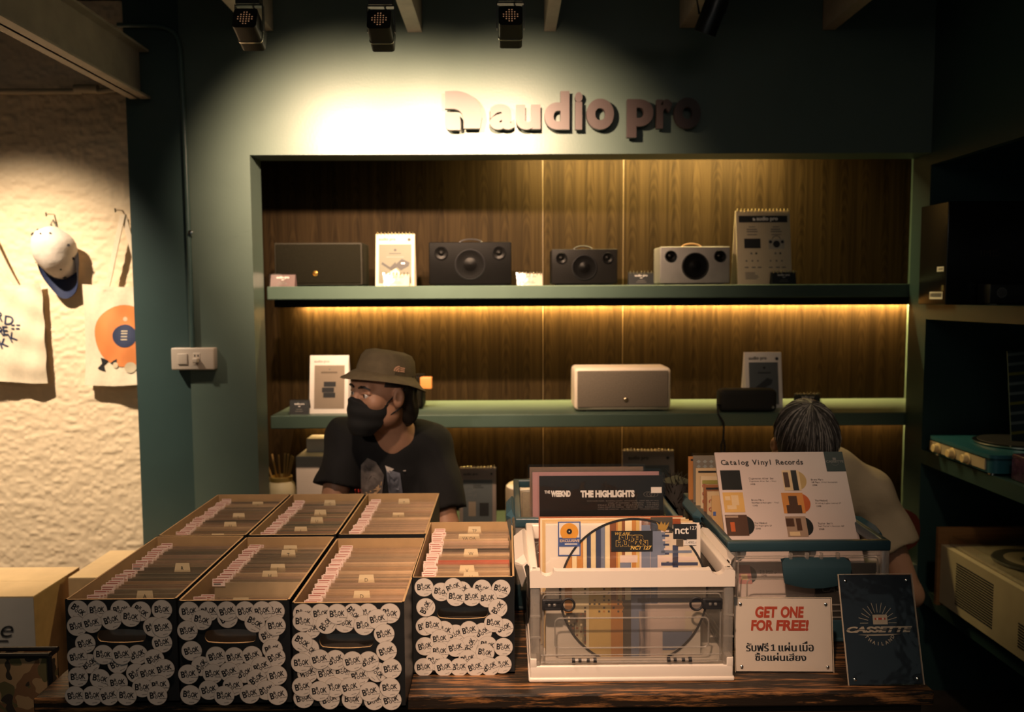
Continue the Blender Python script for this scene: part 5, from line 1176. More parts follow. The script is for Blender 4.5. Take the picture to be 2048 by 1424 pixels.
lp('brown album in a tall plastic cover at the back of the rear crate', W(1060, 950, 2.12).x, 2.105, ZL, lnh, (0.20, 0.14, 0.10), wd=0.31, ht=0.292)
# albums in the catalogue crate
cols = [((0.55, 0.35, 0.16), 'tan-edged album in the blue crate, nearest the catalogue board'), ((0.62, 0.48, 0.30), 'cream album with red marks behind the tan-edged album'), ((0.30, 0.13, 0.06), 'brown album in the middle of the blue crate row'), ((0.66, 0.54, 0.36), 'pale album with an olive band in the blue crate'),
        ((0.60, 0.45, 0.27), 'cream-bordered album near the back of the blue crate'), ((0.24, 0.22, 0.19), 'grey album with a diamond lattice at the back of the blue crate'), ((0.50, 0.22, 0.07), 'orange-cornered album at the very back of the blue crate')]
for k, (c, lab) in enumerate(cols):
    yk = 1.945+0.030*k; xk = (W(1424, 1000, 1.96).x, W(1413, 1000, 2.0).x, W(1406, 990, 2.03).x, W(1398, 985, 2.07).x, W(1387, 970, 2.11).x, W(1381, 925, 2.15).x, W(1371, 940, 2.18).x)[k]
    htk = (0.255, 0.258, 0.268, 0.283, 0.298, 0.325, 0.317)[k]
    def art_k(t, M, k=k, htk=htk):
        b = MB(); r = random.Random(k)
        if k == 5:
            g = mat('lattice_print', (0.34, 0.38, 0.38), 0.4)
            for i in range(7):
                for j in range(3):
                    x, z = 0.014+i*0.017, htk-0.016-j*0.013; b.poly([(x-0.006, z), (x, z-0.005), (x+0.006, z), (x, z+0.005)], g, -0.0005, M)
        elif k in (1, 3): 
            for i in range(6): b.ring(0.009, htk-0.025-i*0.02, 0.003, 0.0055, mat('red_print', (0.42, 0.12, 0.09), 0.6), -0.0005, M, 10, i, i+4)
            if k == 3: b.rect(0.004, 0.09, htk-0.02, htk-0.010, mat('olive_print', (0.30, 0.28, 0.07), 0.5), -0.0005, M)
        elif k == 0:
            for i in range(5): b.rect(0.003, 0.010, htk-0.05-i*0.025, htk-0.04-i*0.025, mat('blue_print', (0.07, 0.12, 0.33), 0.4), -0.0005, M)
        else: b.rect(0.006, 0.2, htk-0.012, htk-0.007, INK, -0.0005, M)
        b.build('print', t)
    lp(lab, xk, yk, ZL-0.02+0.02, radians(4), c, wd=min(0.315, 0.85-xk), ht=htk, art=art_k, bag=(k in (5, 1)))

# ------------------------------------------------------------------ catalogue board
yb0, zb0 = 1.800, ZT+0.040
top = W(1429, 905, 2.01); lnb = math.atan2(top.y-yb0, top.z-zb0); LB = sqrt((top.y-yb0)**2+(top.z-zb0)**2)
M = RX(-lnb); xl_ = top.x; wdb = W(1684, 905, 2.01).x-xl_
t = thing('catalogue_board', 'white catalogue board of vinyl records leaning in the blue crate', 'board', (xl_, yb0, zb0))
M0 = Matrix.Translation((xl_, yb0, zb0)) @ M; q = lambda px, py: plane_uv(px, py, M0)
BRD = mat('white_foam_board', (0.66, 0.55, 0.51), 0.35, var=0.02, vs=6, coat=0.25)
b = MB(); b.box(0, wdb, 0.0, 0.006, 0, LB, BRD, M); b.build('foam_board', t)
b = MB(); off = lambda k: -0.0004-0.0003*k
a, e = q(1446, 929), q(1602, 915); wch = (q(1602, 922)[0]-q(1443, 922)[0])/20; z_ = q(1443, 930)[1]; x_ = q(1443, 930)[0]
b.mono('Catalog Vinyl Records', wch*0.985, 0.0190, x_, z_, INK, off(1), M, bold=0.026)
a, e = q(1654, 943), q(1684, 905); b.rect(a[0], wdb, a[1], LB, mat('dark_green_print', (0.014, 0.030, 0.030), 0.4), off(1), M)
cx_, cz_ = (a[0]+wdb)/2, (a[1]+LB)/2; b.text('CASSETTE', 1, 0, 0, GREYINK, off(2), M, bold=0.03, fit=(a[0]+0.002, wdb-0.002, cz_-0.003, cz_+0.003)); b.rect(cx_-0.004, cx_+0.004, cz_+0.004, cz_+0.010, GREYINK, off(2), M); b.ring(cx_, cz_, 0.010, 0.0105, GREYINK, off(2), M, 24, pi*1.1, pi*1.9)
def text_at(s, px, py, size, m=INK): u = q(px, py); b.mono(s, size*0.55, size*1.2, u[0], u[1], m, off(1), M)
for s1, s2, s3, px, py in (('Cigarettes After Sex', 'Cigarettes After Sex - Vinyl', '1490B', 1498, 959), ('Bruno Mars', '24K Magic (Vinyl Exclusive)', '1590B', 1622, 961), ('Bruno Mars', 'Doo-Wops & Hooligans - Vinyl', '1590B', 1503, 1002), ('The Weeknd', 'Blinding Lights Limited LP', '1290B', 1630, 1003),
                           ('The Weeknd', 'The Highlights LP', '2590B', 1509, 1048), ('Taylor Swift', 'Red (Taylor\'s Version) 4LP', '2590B', 1636, 1049)):
    text_at(s1, px, py, 0.0056); text_at(s2, px+1, py+5, 0.0044); text_at(s3, px+2, py+11, 0.0048)
for s_, px, py in (('Pink Sweats', 1520, 1144), ('Pink Planet LP', 1520, 1148), ('1290B', 1522, 1153)): text_at(s_, px, py, 0.0052)
b.build('print', t)
# small cover pictures: plain blocks of the covers' colours
C_ = {'k': mat('cover_black', (0.012, 0.014, 0.014), 0.35), 'o': mat('cover_orange', (0.62, 0.25, 0.055), 0.4), 'y': mat('cover_ochre', (0.66, 0.40, 0.12), 0.4), 'c': mat('cover_cream', (0.70, 0.52, 0.30), 0.4), 'r': mat('cover_red', (0.50, 0.10, 0.02), 0.4), 'w': mat('cover_warmgrey', (0.35, 0.24, 0.17), 0.4), 'p': mat('cover_pink', (0.55, 0.24, 0.22), 0.4), 'g': mat('cover_gold', (0.50, 0.34, 0.14), 0.3), 't': mat('cover_slate', (0.05, 0.06, 0.07), 0.4), 'd': mat('cover_brown', (0.07, 0.03, 0.015), 0.4)}
def pic(x0, x1, y0, y1, m, disc=None, extra=()):
    b = MB(); pts = [q(x0, y1), q(x1, y1), q(x1, y0), q(x0, y0)]; x_0 = q(x0, (y0+y1)/2)[0]; x_1 = q(x1, (y0+y1)/2)[0]; za, zc = q(x0, y1)[1], q(x0, y0)[1]
    if disc:
        r = (zc-za)*0.47; b.disc(x_1-r*0.35, (za+zc)/2, r, C_[disc], off(1), M, 36)
    b.rect(x_0, x_1, za, zc, C_[m], off(2), M)
    for (ua, ub, va, vb, mm) in extra:
        w_, h_ = x_1-x_0, zc-za; b.rbox(x_0+ua*w_, x_0+ub*w_, off(3)-0.0001, off(3), za+va*h_, za+vb*h_, 0.00004, C_[mm], M)
    b.build('cover_picture', t)
pic(1442, 1482, 941, 980, 'k'); pic(1447, 1488, 985, 1025, 'y', None, ((0.4, 0.75, 0.35, 0.85, 'c'), (0.15, 0.6, 0.15, 0.35, 'c'), (0.1, 0.35, 0.6, 0.8, 'c'))); pic(1452, 1496, 1030, 1072, 'd', 'k', ((0.02, 0.6, 0.86, 0.96, 'w'), (0.2, 0.4, 0.2, 0.65, 'r')))
pic(1566, 1600, 941, 981, 'c', 'g', ((0.05, 0.35, 0.15, 0.9, 'd'), (0.52, 0.85, 0.0, 1.0, 'k'))); pic(1565, 1608, 986, 1027, 'o', 'r', ((0.3, 0.7, 0.4, 0.85, 'd'), (0.15, 0.85, 0.0, 0.4, 'd'))); pic(1573, 1614, 1033, 1074, 'w', 'k', ((0.0, 0.4, 0.5, 0.9, 'd'), (0.5, 0.75, 0.3, 0.9, 'd'), (0.1, 0.6, 0.05, 0.25, 'c')))
pic(1476, 1502, 1130, 1168, 'p', 't', ((0.2, 0.7, 0.2, 0.5, 'c'),)); pic(1474, 1480, 1082, 1122, 'k', 't'); pic(1577, 1620, 1080, 1120, 'k', 't')
# black card inside the same crate
t = thing('black_card', 'black lettered card inside the front of the blue crate', 'card', (W(1629, 1160, 1.786).x, 1.780, ZT+0.052)); wc = 0.865-0.022-t.location.x
b = MB(); b.box(0, wc, 0, 0.003, 0, W(1680, 1163, 1.78).z-ZT-0.052, mat('black_card_stock', (0.008, 0.009, 0.010), 0.4)); b.box(0.055, wc, 0.0, 0.003, 0, W(1680, 1127, 1.78).z-ZT-0.052, _m['black_card_stock']); b.build('card_sheet', t)
b = MB(); b.text('CASSETTE', 0.020, 0.012, 0.060, GREYINK, -0.001, None, bold=0.02, shear=0.3, sx=1.2); b.build('print', t)

# ------------------------------------------------------------------ acrylic signs on the table
def acryl(name, label, c_bl, c_br, c_tl, lean, sheet, art, foot=True):
    pb = G(*c_bl, ZT); pr = G(*c_br, ZT); ang = math.atan2(pr.y-pb.y, pr.x-pb.x); ang = max(-0.12, min(0.12, ang)); w_ = (pr-pb).length
    t = thing(name, label, 'sign', (pb.x, pb.y, ZT+0.0005), ang); M = RX(-lean)
    M0 = Matrix.Translation(t.location) @ RZ(ang) @ M; h_ = plane_uv(*c_tl, M0)[1]
    b = MB(); b.box(0, w_, 0.0015, 0.0025, 0.002, h_-0.001, sheet, M); b.build('printed_sheet', t)
    b = MB(); b.box(-0.002, w_+0.002, 0, 0.0012, 0, h_+0.001, CLEAR, M); b.box(-0.002, w_+0.002, 0.003, 0.0045, 0, h_+0.001, CLEAR, M)
    b.box(-0.002, w_+0.002, 0.0, 0.07, 0, 0.002, CLEAR); b.build('acrylic_holder', t)
    b = MB(); e = mat('acrylic_edge', (0.62, 0.52, 0.40), 0.2, coat=0.5)
    for xx in (-0.0022, w_+0.0018): b.box(xx, xx+0.0008, -0.0002, 0.0047, 0, h_+0.001, e, M)
    b.box(-0.002, w_+0.002, -0.0002, 0.0047, h_+0.0008, h_+0.0014, e, M); b.build('polished_edge', t)
    for x in (0.011, w_-0.011):
        for z in (0.012, h_-0.012):
            b = MB(); b.lathe([(0.0032, 0), (0.0032, 0.002), (0.0015, 0.0032), (0, 0.0034)], CHROME, M @ T(x, 0, z) @ RX(pi/2), 14); b.build('screw', t, smooth=True)
    qq = lambda px, py: plane_uv(px, py, M0)
    b = MB(); art(b, qq, M, w_, h_); b.build('print', t); return t
REDI = mat('brick_red_print', (0.36, 0.045, 0.016), 0.5); OFFW = mat('warm_white_sheet', (0.60, 0.52, 0.45), 0.5, var=0.02)
def art_free(b, q, M, w_, h_):
    def tx(s, x0, x1, y0, y1, m, bold=0.0, shear=0.0): a, e = q(x0, y1), q(x1, y0); b.text(s, 1, 0, 0, m, 0.0010, M, bold=bold, shear=shear, fit=(a[0], e[0], a[1], e[1]), res=5)
    def th_(s, x0, x1, y0, y1):
        for k in (-0.7, 0, 0.7): tx(s, x0+k, x1+k, y0, y1, INK)
    tx('GET', 1511, 1555, 1213, 1236, REDI, 0.05, 0.12); tx('ONE', 1562, 1608, 1213, 1236, REDI, 0.05, 0.12); tx('FOR', 1502, 1546, 1240, 1262, REDI, 0.05, 0.12); tx('FREE!', 1552, 1618, 1240, 1262, REDI, 0.05, 0.12)
    th_('รับฟรี', 1493, 1537, 1286, 1303); a, e = q(1542, 1302), q(1551, 1289); wq, hq = e[0]-a[0], e[1]-a[1]; b.poly([(a[0]+wq*x_, a[1]+hq*z_) for x_, z_ in ((0, 0), (1, 0), (1, 0.14), (0.72, 0.14), (0.72, 1), (0.45, 1), (0.05, 0.82), (0.05, 0.66), (0.38, 0.78), (0.38, 0.14), (0, 0.14))], INK, 0.0010, M); th_('แผ่น', 1558, 1593, 1285, 1303); th_('เมื่อ', 1600, 1627, 1283, 1303)
    th_('ซื้อแผ่นเสียง', 1511, 1612, 1306, 1322)
acryl('acrylic_sign', 'white acrylic offer sign with brick-red lettering leaning by the white crate', (1473, 1345), (1666, 1346), (1473, 1196), radians(9), OFFW, art_free)
def art_cas(b, q, M, w_, h_):
    g = mat('pale_gold_print2', (0.42, 0.36, 0.27), 0.5); y = 0.0010
    c = q(1757, 1246)
    for k in range(13):
        a = pi*k/12; r0, r1 = 0.021, 0.038+(0.003 if k % 2 else 0); x0, z0, x1, z1 = c[0]+r0*cos(a), c[1]+r0*sin(a), c[0]+r1*cos(a), c[1]+r1*sin(a); nx, nz = -sin(a)*0.0005, cos(a)*0.0005
        b.poly([(x0-nx, z0-nz), (x1-nx, z1-nz), (x1+nx, z1+nz), (x0+nx, z0+nz)], g, y, M)
    a, e = q(1747, 1249), q(1774, 1229); b.rect(a[0], e[0], a[1], e[1], g, y-0.0002, M); b.rect(a[0]+0.004, e[0]-0.004, a[1]+0.009, a[1]+0.013, REDI, y-0.0004, M)
    for k in (0.3, 0.7): b.disc(a[0]+(e[0]-a[0])*k, a[1]+0.011, 0.0022, OFFW, y-0.0006, M, 12)
    a, e = q(1694, 1266), q(1825, 1252); b.text('CASSETTE', 1, 0, 0, g, y, M, bold=0.05, shear=0.3, fit=(a[0], e[0], a[1], e[1])); zc = (a[1]+e[1])/2; b.rect(a[0], e[0], zc-0.0007, zc+0.0007, INK, y-0.0002, M)
    b.poly([(c[0]-0.045, a[1]-0.004), (c[0]+0.045, a[1]-0.003), (c[0]+0.015, a[1]-0.006), (c[0]-0.015, a[1]-0.006)], g, y, M)
    for k, ch in enumerate('THAILAND'):
        an = radians(-145+110*k/7); r = 0.036; b.text(ch, 0.0095, c[0]+r*cos(an), c[1]-0.006+r*sin(an)-0.002, g, y, M, 'C', bold=0.02, rot=an+pi/2, res=2)
acryl('acrylic_sign', 'navy acrylic sign with a sunburst emblem at the right end of the table', (1700, 1372), (1847, 1370), (1676, 1150), radians(17), mat('midnight_sheet', (0.012, 0.015, 0.022), 0.3, var=0.05), art_cas)
# shaggy black bundle behind the crates
c = Vector((0.512, 2.375, ZT)); zt_ = W(1350, 950, 2.375).z-ZT; FUR = mat('black_fur', (0.012, 0.009, 0.007), 0.7)
t = thing('fluffy_bundle', 'shaggy black bundle standing behind the crates', 'bundle', c)
b = MB(); b.lathe([(0, 0), (0.05, 0), (0.062, 0.05), (0.066, zt_*0.7), (0.045, zt_*0.93), (0, zt_)], FUR, None, 24); b.build('bundle_body', t, smooth=True)
b = MB(); r = random.Random(2)
for i in range(420):
    a = r.random()*2*pi; v = r.random(); z = zt_*(0.35+0.62*v); rad = 0.066*sqrt(max(0.05, 1-max(0, (v-0.55)/0.45)**2)); L_ = 0.018+0.02*r.random()
    p0 = Vector((rad*cos(a), rad*sin(a), z)); d_ = Vector((cos(a)*0.6+r.uniform(-.5, .5), sin(a)*0.6+r.uniform(-.5, .5), 0.9*v+r.uniform(-.2, .6))).normalized(); b.tube([p0, p0+d_*L_*0.6, p0+d_*L_+Vector((0, 0, -0.004))], [0.0012, 0.001, 0.0003], FUR, n=3)
b.build('fur_strands', t)
# ------------------------------------------------------------------ smooth bodies from distance fields
class Field:
    """signed distance grid with its own spacing along each axis; shapes are blended in locally"""
    def __init__(s, xs, ys, zs):
        s.ax = [np.asarray(a, np.float32) for a in (xs, ys, zs)]; s.d = np.full([len(a) for a in s.ax], 1.0, np.float32)
    def sub(s, lo, hi, pad=0.07):
        sl = []
        for a, l, h in zip(s.ax, lo, hi):
            i0 = max(0, int(np.searchsorted(a, l-pad))-1); i1 = min(len(a), int(np.searchsorted(a, h+pad))+1); sl.append(slice(i0, max(i1, i0+1)))
        g = np.meshgrid(*[a[q] for a, q in zip(s.ax, sl)], indexing='ij'); return tuple(sl), g
    def put(s, sl, e, k, op='+'):
        d = s.d[sl]
        if op == '+':
            h = np.clip(0.5+0.5*(d-e)/k, 0, 1) if k > 0 else (d > e).astype(np.float32); s.d[sl] = d*(1-h)+e*h-k*h*(1-h)
        else:
            e = -e; h = np.clip(0.5-0.5*(d-e)/k, 0, 1); s.d[sl] = d*(1-h)+e*h+k*h*(1-h)
    def cone(s, a, c, ra, rb, k=0.02, op='+', cut=None, sq=None):
        a = np.array(a, np.float32); c = np.array(c, np.float32); R = max(ra, rb); sl, g = s.sub(np.minimum(a, c)-R, np.maximum(a, c)+R)
        ba = c-a; L = float(ba@ba)+1e-9; px = [g[i]-a[i] for i in range(3)]; h = np.clip((px[0]*ba[0]+px[1]*ba[1]+px[2]*ba[2])/L, 0, 1)
        q = [px[i]-h*ba[i] for i in range(3)]
        if sq: q = [q[i]/sq[i] for i in range(3)]
        e = np.sqrt(q[0]**2+q[1]**2+q[2]**2)-(ra+h*(rb-ra))
        if cut is not None:
            n, o = np.array(cut[0]), np.array(cut[1]); n = n/np.linalg.norm(n); e = np.maximum(e, (g[0]-o[0])*n[0]+(g[1]-o[1])*n[1]+(g[2]-o[2])*n[2])
        s.put(sl, e.astype(np.float32), k, op)
    def ell(s, c, r, k=0.02, op='+', B=None):
        c = np.array(c, np.float32); R = max(r); sl, g = s.sub(c-R, c+R); p = [g[i]-c[i] for i in range(3)]
        if B is not None: p = [p[0]*B[j][0]+p[1]*B[j][1]+p[2]*B[j][2] for j in range(3)]
        k0 = np.sqrt(sum((p[i]/r[i])**2 for i in range(3))); k1 = np.sqrt(sum((p[i]/r[i]**2)**2 for i in range(3)))+1e-9
        s.put(sl, (k0*(k0-1)/k1).astype(np.float32), k, op)
    def grid(s): return np.meshgrid(*s.ax, indexing='ij')
    def mesh(s):
        d = s.d; X, Y, Z = s.ax; ins = d < 0; nx, ny, nz = d.shape
        c = np.zeros((nx-1, ny-1, nz-1), np.int8)
        for i in (0, 1):
            for j in (0, 1):
                for k in (0, 1): c += ins[i:nx-1+i, j:ny-1+j, k:nz-1+k]
        act = (c > 0) & (c < 8); I = np.argwhere(act); idx = np.full(act.shape, -1, np.int64); idx[tuple(I.T)] = np.arange(len(I))
        S = np.zeros((len(I), 3)); N = np.zeros(len(I)); co = [(i, j, k) for i in (0, 1) for j in (0, 1) for k in (0, 1)]
        for a in co:
            for axis in range(3):
                if a[axis]: continue
                e = list(a); e[axis] = 1; A = I+np.array(a); B = I+np.array(e); da = d[tuple(A.T)]; db = d[tuple(B.T)]; m = (da < 0) != (db < 0)
                if not m.any(): continue
                t = (da[m]/(da[m]-db[m]))[:, None]
                PA = np.stack([X[A[m, 0]], Y[A[m, 1]], Z[A[m, 2]]], 1); PB = np.stack([X[B[m, 0]], Y[B[m, 1]], Z[B[m, 2]]], 1); S[m] += PA*(1-t)+PB*t; N[m] += 1
        V = S/np.maximum(N, 1)[:, None]; Q = []
        for axis in range(3):
            sl0 = [slice(1, -1)]*3; sl1 = [slice(1, -1)]*3; sl0[axis] = slice(0, -1); sl1[axis] = slice(1, None)
            a = ins[tuple(sl0)]; bq = ins[tuple(sl1)]; E = np.argwhere(a != bq)
            if not len(E): continue
            flip = a[tuple(E.T)]; E = E+np.array([0 if q == axis else 1 for q in range(3)]); u, v = [(1, 2), (2, 0), (0, 1)][axis]
            def at(du, dv): P = E.copy(); P[:, u] += du; P[:, v] += dv; return idx[tuple(P.T)]
            q = np.stack([at(-1, -1), at(0, -1), at(0, 0), at(-1, 0)], 1); q[~flip] = q[~flip][:, ::-1]; Q.append(q)
        Q = np.concatenate(Q); Q = Q[(Q >= 0).all(1)]; return V, Q
    def build(s, name, m, parent=None, label=None, mats=None, pick=None):
        V, Q = s.mesh(); me = bpy.data.meshes.new(name); me.from_pydata(V.tolist(), [], Q.tolist())
        for x in (mats or [m]): me.materials.append(x)
        if pick is not None:
            C = V[Q].mean(1); me.polygons.foreach_set('material_index', pick(C).astype(int))
        me.polygons.foreach_set('use_smooth', [True]*len(me.polygons)); me.update()
        o = bpy.data.objects.new(name, me); COL.objects.link(o)
        if parent: o.parent = parent; o.matrix_parent_inverse = parent.matrix_basis.inverted()
        if label: o['label'] = label
        return o
def axis_(lo, hi, coarse, fine=None):
    """grid coordinates, finer between fine[0] and fine[1]"""
    if not fine: return np.arange(lo, hi, coarse)
    a = np.arange(lo, fine[0], coarse); b_ = np.arange(fine[0], fine[1], fine[2]); c = np.arange(fine[1], hi, coarse); return np.concatenate([a, b_, c])
def head_frame(hc, yaw, nod=0.0, tilt=0.0):
    L = Vector((cos(yaw), -sin(yaw), 0)); Fw = Vector((-sin(yaw), -cos(yaw), 0)); U = Vector((0, 0, 1))
    R = Matrix((L, Fw, U)).transposed(); R = R @ Matrix.Rotation(-nod, 3, 'X') @ Matrix.Rotation(tilt, 3, 'Y'); return R, Vector(hc)
SKIN = mat('skin', (0.40, 0.215, 0.135), 0.5, var=0.06, vs=12, spec=0.4)
def add_head(f, R, hc):
    B = [tuple(R.col[i]) for i in range(3)]; g = lambda x, y, z: tuple(hc+R @ Vector((x, y, z)))
    f.ell(g(0, -0.012, 0.040), (0.077, 0.097, 0.085), 0.02, B=B); f.ell(g(0, 0.030, -0.040), (0.062, 0.064, 0.088), 0.03, B=B)
    f.ell(g(0, 0.070, -0.108), (0.024, 0.022, 0.020), 0.03, B=B)
    for s in (-1, 1):
        f.ell(g(s*0.050, 0.005, -0.070), (0.022, 0.034, 0.030), 0.03, B=B); f.ell(g(s*0.046, 0.060, -0.026), (0.024, 0.024, 0.022), 0.025, B=B)
    f.cone(g(-0.036, 0.080, 0.022), g(0.036, 0.080, 0.022), 0.014, 0.014, 0.02)
    for s in (-1, 1): f.ell(g(s*0.033, 0.103, -0.003), (0.019, 0.014, 0.0115), 0.012, '-', B=B)
    f.cone(g(0, 0.090, 0.006), g(0, 0.108, -0.036), 0.009, 0.0115, 0.014)
    for s in (-1, 1): f.ell(g(s*0.013, 0.097, -0.041), (0.010, 0.011, 0.009), 0.008, B=B)
    f.cone(g(-0.018, 0.086, -0.071), g(0.018, 0.086, -0.071), 0.0085, 0.0085, 0.010); f.cone(g(-0.014, 0.085, -0.082), g(0.014, 0.085, -0.082), 0.0085, 0.0085, 0.010)
    for s in (-1, 1):   # upper and lower lids
        f.cone(g(s*0.018, 0.0895, 0.0030), g(s*0.048, 0.0815, 0.0026), 0.0054, 0.0052, 0.004); f.cone(g(s*0.020, 0.0885, -0.0130), g(s*0.048, 0.080, -0.0115), 0.0044, 0.0044, 0.004)
        f.ell(g(s*0.080, -0.008, -0.010), (0.011, 0.021, 0.033), 0.008, B=B); f.ell(g(s*0.090, -0.001, -0.006), (0.006, 0.010, 0.017), 0.006, '-', B=B)
def eyes(t, R, hc, look=0.0):
    EW = mat('eye_white', (0.55, 0.50, 0.46), 0.2); IR = mat('dark_iris', (0.02, 0.012, 0.008), 0.15)
    for s in (-1, 1):
        b = MB(); Mx = Matrix.Translation(hc) @ R.to_4x4() @ T(s*0.033, 0.0790, -0.0050); n = 14; V = []; r = 0.0125
        b.lathe([(0, -r)]+[(r*sin(pi*k/n), -r*cos(pi*k/n)) for k in range(1, n)]+[(0, r)], EW, Mx, 20)
        b.lathe([(r*sin(a)*1.012, r*cos(a)*1.012) for a in (0.52, 0.4, 0.25, 0.1)]+[(0, r*1.012)], IR, Mx @ RZ(look) @ RX(-pi/2), 20); o = b.build('eye', None, smooth=True); o.parent = t; o.matrix_parent_inverse = t.matrix_basis.inverted()
        b = MB(); b.tube([(s*0.013, 0.0985, 0.018), (s*0.026, 0.0985, 0.0225), (s*0.040, 0.094, 0.0225), (s*0.053, 0.083, 0.016)], [0.0030, 0.0042, 0.0040, 0.002], HAIRB, Matrix.Translation(hc) @ R.to_4x4(), 6); o = b.build('eyebrow', None, smooth=True); o.parent = t; o.matrix_parent_inverse = t.matrix_basis.inverted()
HAIRB = mat('black_hair', (0.010, 0.008, 0.007), 0.45, var=0.3, vs=160, stretch=(1, 1, 0.15))
def child(b, name, t, smooth=True, label=None):
    o = b.build(name, None, smooth=smooth, label=label); o.parent = t; o.matrix_parent_inverse = t.matrix_basis.inverted(); return o
def hand(f, w_, d_, up, s, curl=0.5):
    """five fingers from the wrist w_ pointing along d_, palm normal up; s = side of the thumb"""
    w_ = Vector(w_); d_ = Vector(d_).normalized(); up = Vector(up).normalized(); sd = d_.cross(up).normalized()*s
    f.cone(w_, w_+d_*0.05, 0.026, 0.030, 0.02); f.cone(w_+d_*0.035-sd*0.018, w_+d_*0.085-sd*0.026, 0.016, 0.013, 0.015); f.cone(w_+d_*0.035+sd*0.016, w_+d_*0.088+sd*0.022, 0.017, 0.013, 0.015)
    for k, L_ in ((-1.5, 0.055), (-0.5, 0.068), (0.5, 0.074), (1.5, 0.066)):
        p = w_+d_*0.088+sd*(k*0.0175); q_ = p+(d_-up*curl*0.3).normalized()*L_*0.45+sd*k*0.002; r_ = q_+(d_-up*curl*1.0).normalized()*L_*0.33; e_ = r_+(d_-up*curl*1.8).normalized()*L_*0.28
        f.cone(p, q_, 0.0092, 0.0085, 0.006); f.cone(q_, r_, 0.0085, 0.0078, 0.003); f.cone(r_, e_, 0.0078, 0.0068, 0.003)
    p = w_+d_*0.02+sd*0.022; q_ = p+(d_*0.6+sd*0.8).normalized()*0.038; e_ = q_+(d_*0.95+sd*0.25-up*0.2).normalized()*0.042; f.cone(p, q_, 0.014, 0.0105, 0.01); f.cone(q_, e_, 0.0105, 0.008, 0.004)

# ------------------------------------------------------------------ man in the bucket hat
hc = W(764, 783, 2.56); R1, hc = head_frame(hc, radians(46), radians(-2), radians(3))
g1 = lambda x, y, z: hc+R1 @ Vector((x, y, z))
neckb = W(790, 880, 2.655); shL = W(694, 872, 2.66); shR = W(868, 890, 2.70); chest = (shL+shR)/2
hip = Vector((chest.x+0.01, 2.80, 0.56)); SEATZ = 0.47
elL = W(662, 1012, 2.58); elL.z -= 0.02; wrL = Vector((elL.x+0.10, 2.56, 0.72)); elR = W(892, 1052, 2.60); wrR = Vector((elR.x-0.12, 2.56, 0.71))
t = thing('person', 'person in an olive bucket hat, black face mask and black t-shirt seated behind the boxes', 'person', (chest.x, 2.74, 0))
f = Field(axis_(chest.x-0.36, chest.x+0.36, 0.0075, (hc.x-0.12, hc.x+0.12, 0.0034)), axis_(2.18, 3.04, 0.0085, (hc.y-0.13, hc.y+0.12, 0.0036)), axis_(0.0, 1.50, 0.0095, (hc.z-0.16, hc.z+0.16, 0.0034)))
f.cone(hip, (chest.x, 2.76, 0.78), 0.145, 0.125, 0.05, sq=(1.05, 0.75, 1)); f.cone((chest.x, 2.76, 0.78), (chest.x, 2.71, 0.97), 0.13, 0.135, 0.05, sq=(1.1, 0.72, 1))
f.cone(shL, shR, 0.058, 0.058, 0.05); f.cone(neckb-Vector((0, 0, 0.02)), g1(0, -0.03, -0.05), 0.060, 0.054, 0.03)
f.cone((chest.x-0.11, 2.72, shL.z-0.005), neckb, 0.045, 0.05, 0.05); f.cone((chest.x+0.11, 2.74, shR.z-0.005), neckb, 0.045, 0.05, 0.05)
for sh, el, wr, s in ((shL, elL, wrL, 1), (shR, elR, wrR, -1)):
    f.cone(sh, el, 0.052, 0.040, 0.03); f.cone(el, wr, 0.041, 0.026, 0.02); hand(f, wr, (0.8*s, -0.25, -0.3), (0, 0.1, 1), 1 if s > 0 else -1, 0.5)
for s in (-1, 1):
    kn = Vector((hip.x+s*0.15, 2.52, 0.54)); an = Vector((hip.x+s*0.14, 2.62, 0.09)); f.cone((hip.x+s*0.09, hip.y, hip.z), kn, 0.085, 0.058, 0.04); f.cone(kn, an, 0.054, 0.036, 0.02); f.cone(an, (an.x, an.y-0.14, 0.045), 0.036, 0.03, 0.02)
add_head(f, R1, hc)
f.build('body', SKIN, t); eyes(t, R1, hc, radians(12))
# t-shirt
SH1 = mat('black_cotton', (0.0045, 0.0045, 0.005), 0.9, var=0.2, vs=30, bump=0.1, bs=60)
f = Field(axis_(chest.x-0.36, chest.x+0.36, 0.0065), axis_(2.44, 3.0, 0.0075), axis_(0.50, hc.z-0.02, 0.0065))
f.cone(hip, (chest.x, 2.75, 0.80), 0.165, 0.150, 0.05, sq=(1.05, 0.78, 1), cut=((0, 0, -1), (0, 0, 0.535))); f.cone((chest.x, 2.75, 0.80), (chest.x, 2.705, 0.975), 0.150, 0.150, 0.05, sq=(1.12, 0.74, 1))
f.cone(shL, shR, 0.068, 0.068, 0.05); f.cone((chest.x-0.12, 2.72, shL.z), neckb-Vector((0.02, 0, 0.015)), 0.056, 0.058, 0.04); f.cone((chest.x+0.12, 2.74, shR.z), neckb-Vector((-0.02, 0, 0.015)), 0.056, 0.058, 0.04)
for sh, el, k in ((shL, elL, 0.66), (shR, elR, 0.82)):
    d_ = (el-sh); o_ = sh+d_*k; f.cone(sh, sh+d_*1.05, 0.062, 0.082, 0.03, cut=(d_, o_))
X, Y, Z = f.grid()
f.d += (0.0035*np.sin(38*X+22*Z+6*Y)+0.003*np.sin(25*Z-30*X+1.3)+0.002*np.sin(70*X+45*Z)).astype(np.float32)
nb = Vector(g1(0, -0.03, -0.06)); f.cone(neckb+Vector((0.0, 0.006, 0.012)), nb+Vector((0, 0, 0.02)), 0.064, 0.080, 0.010, '-')
PRT = {}
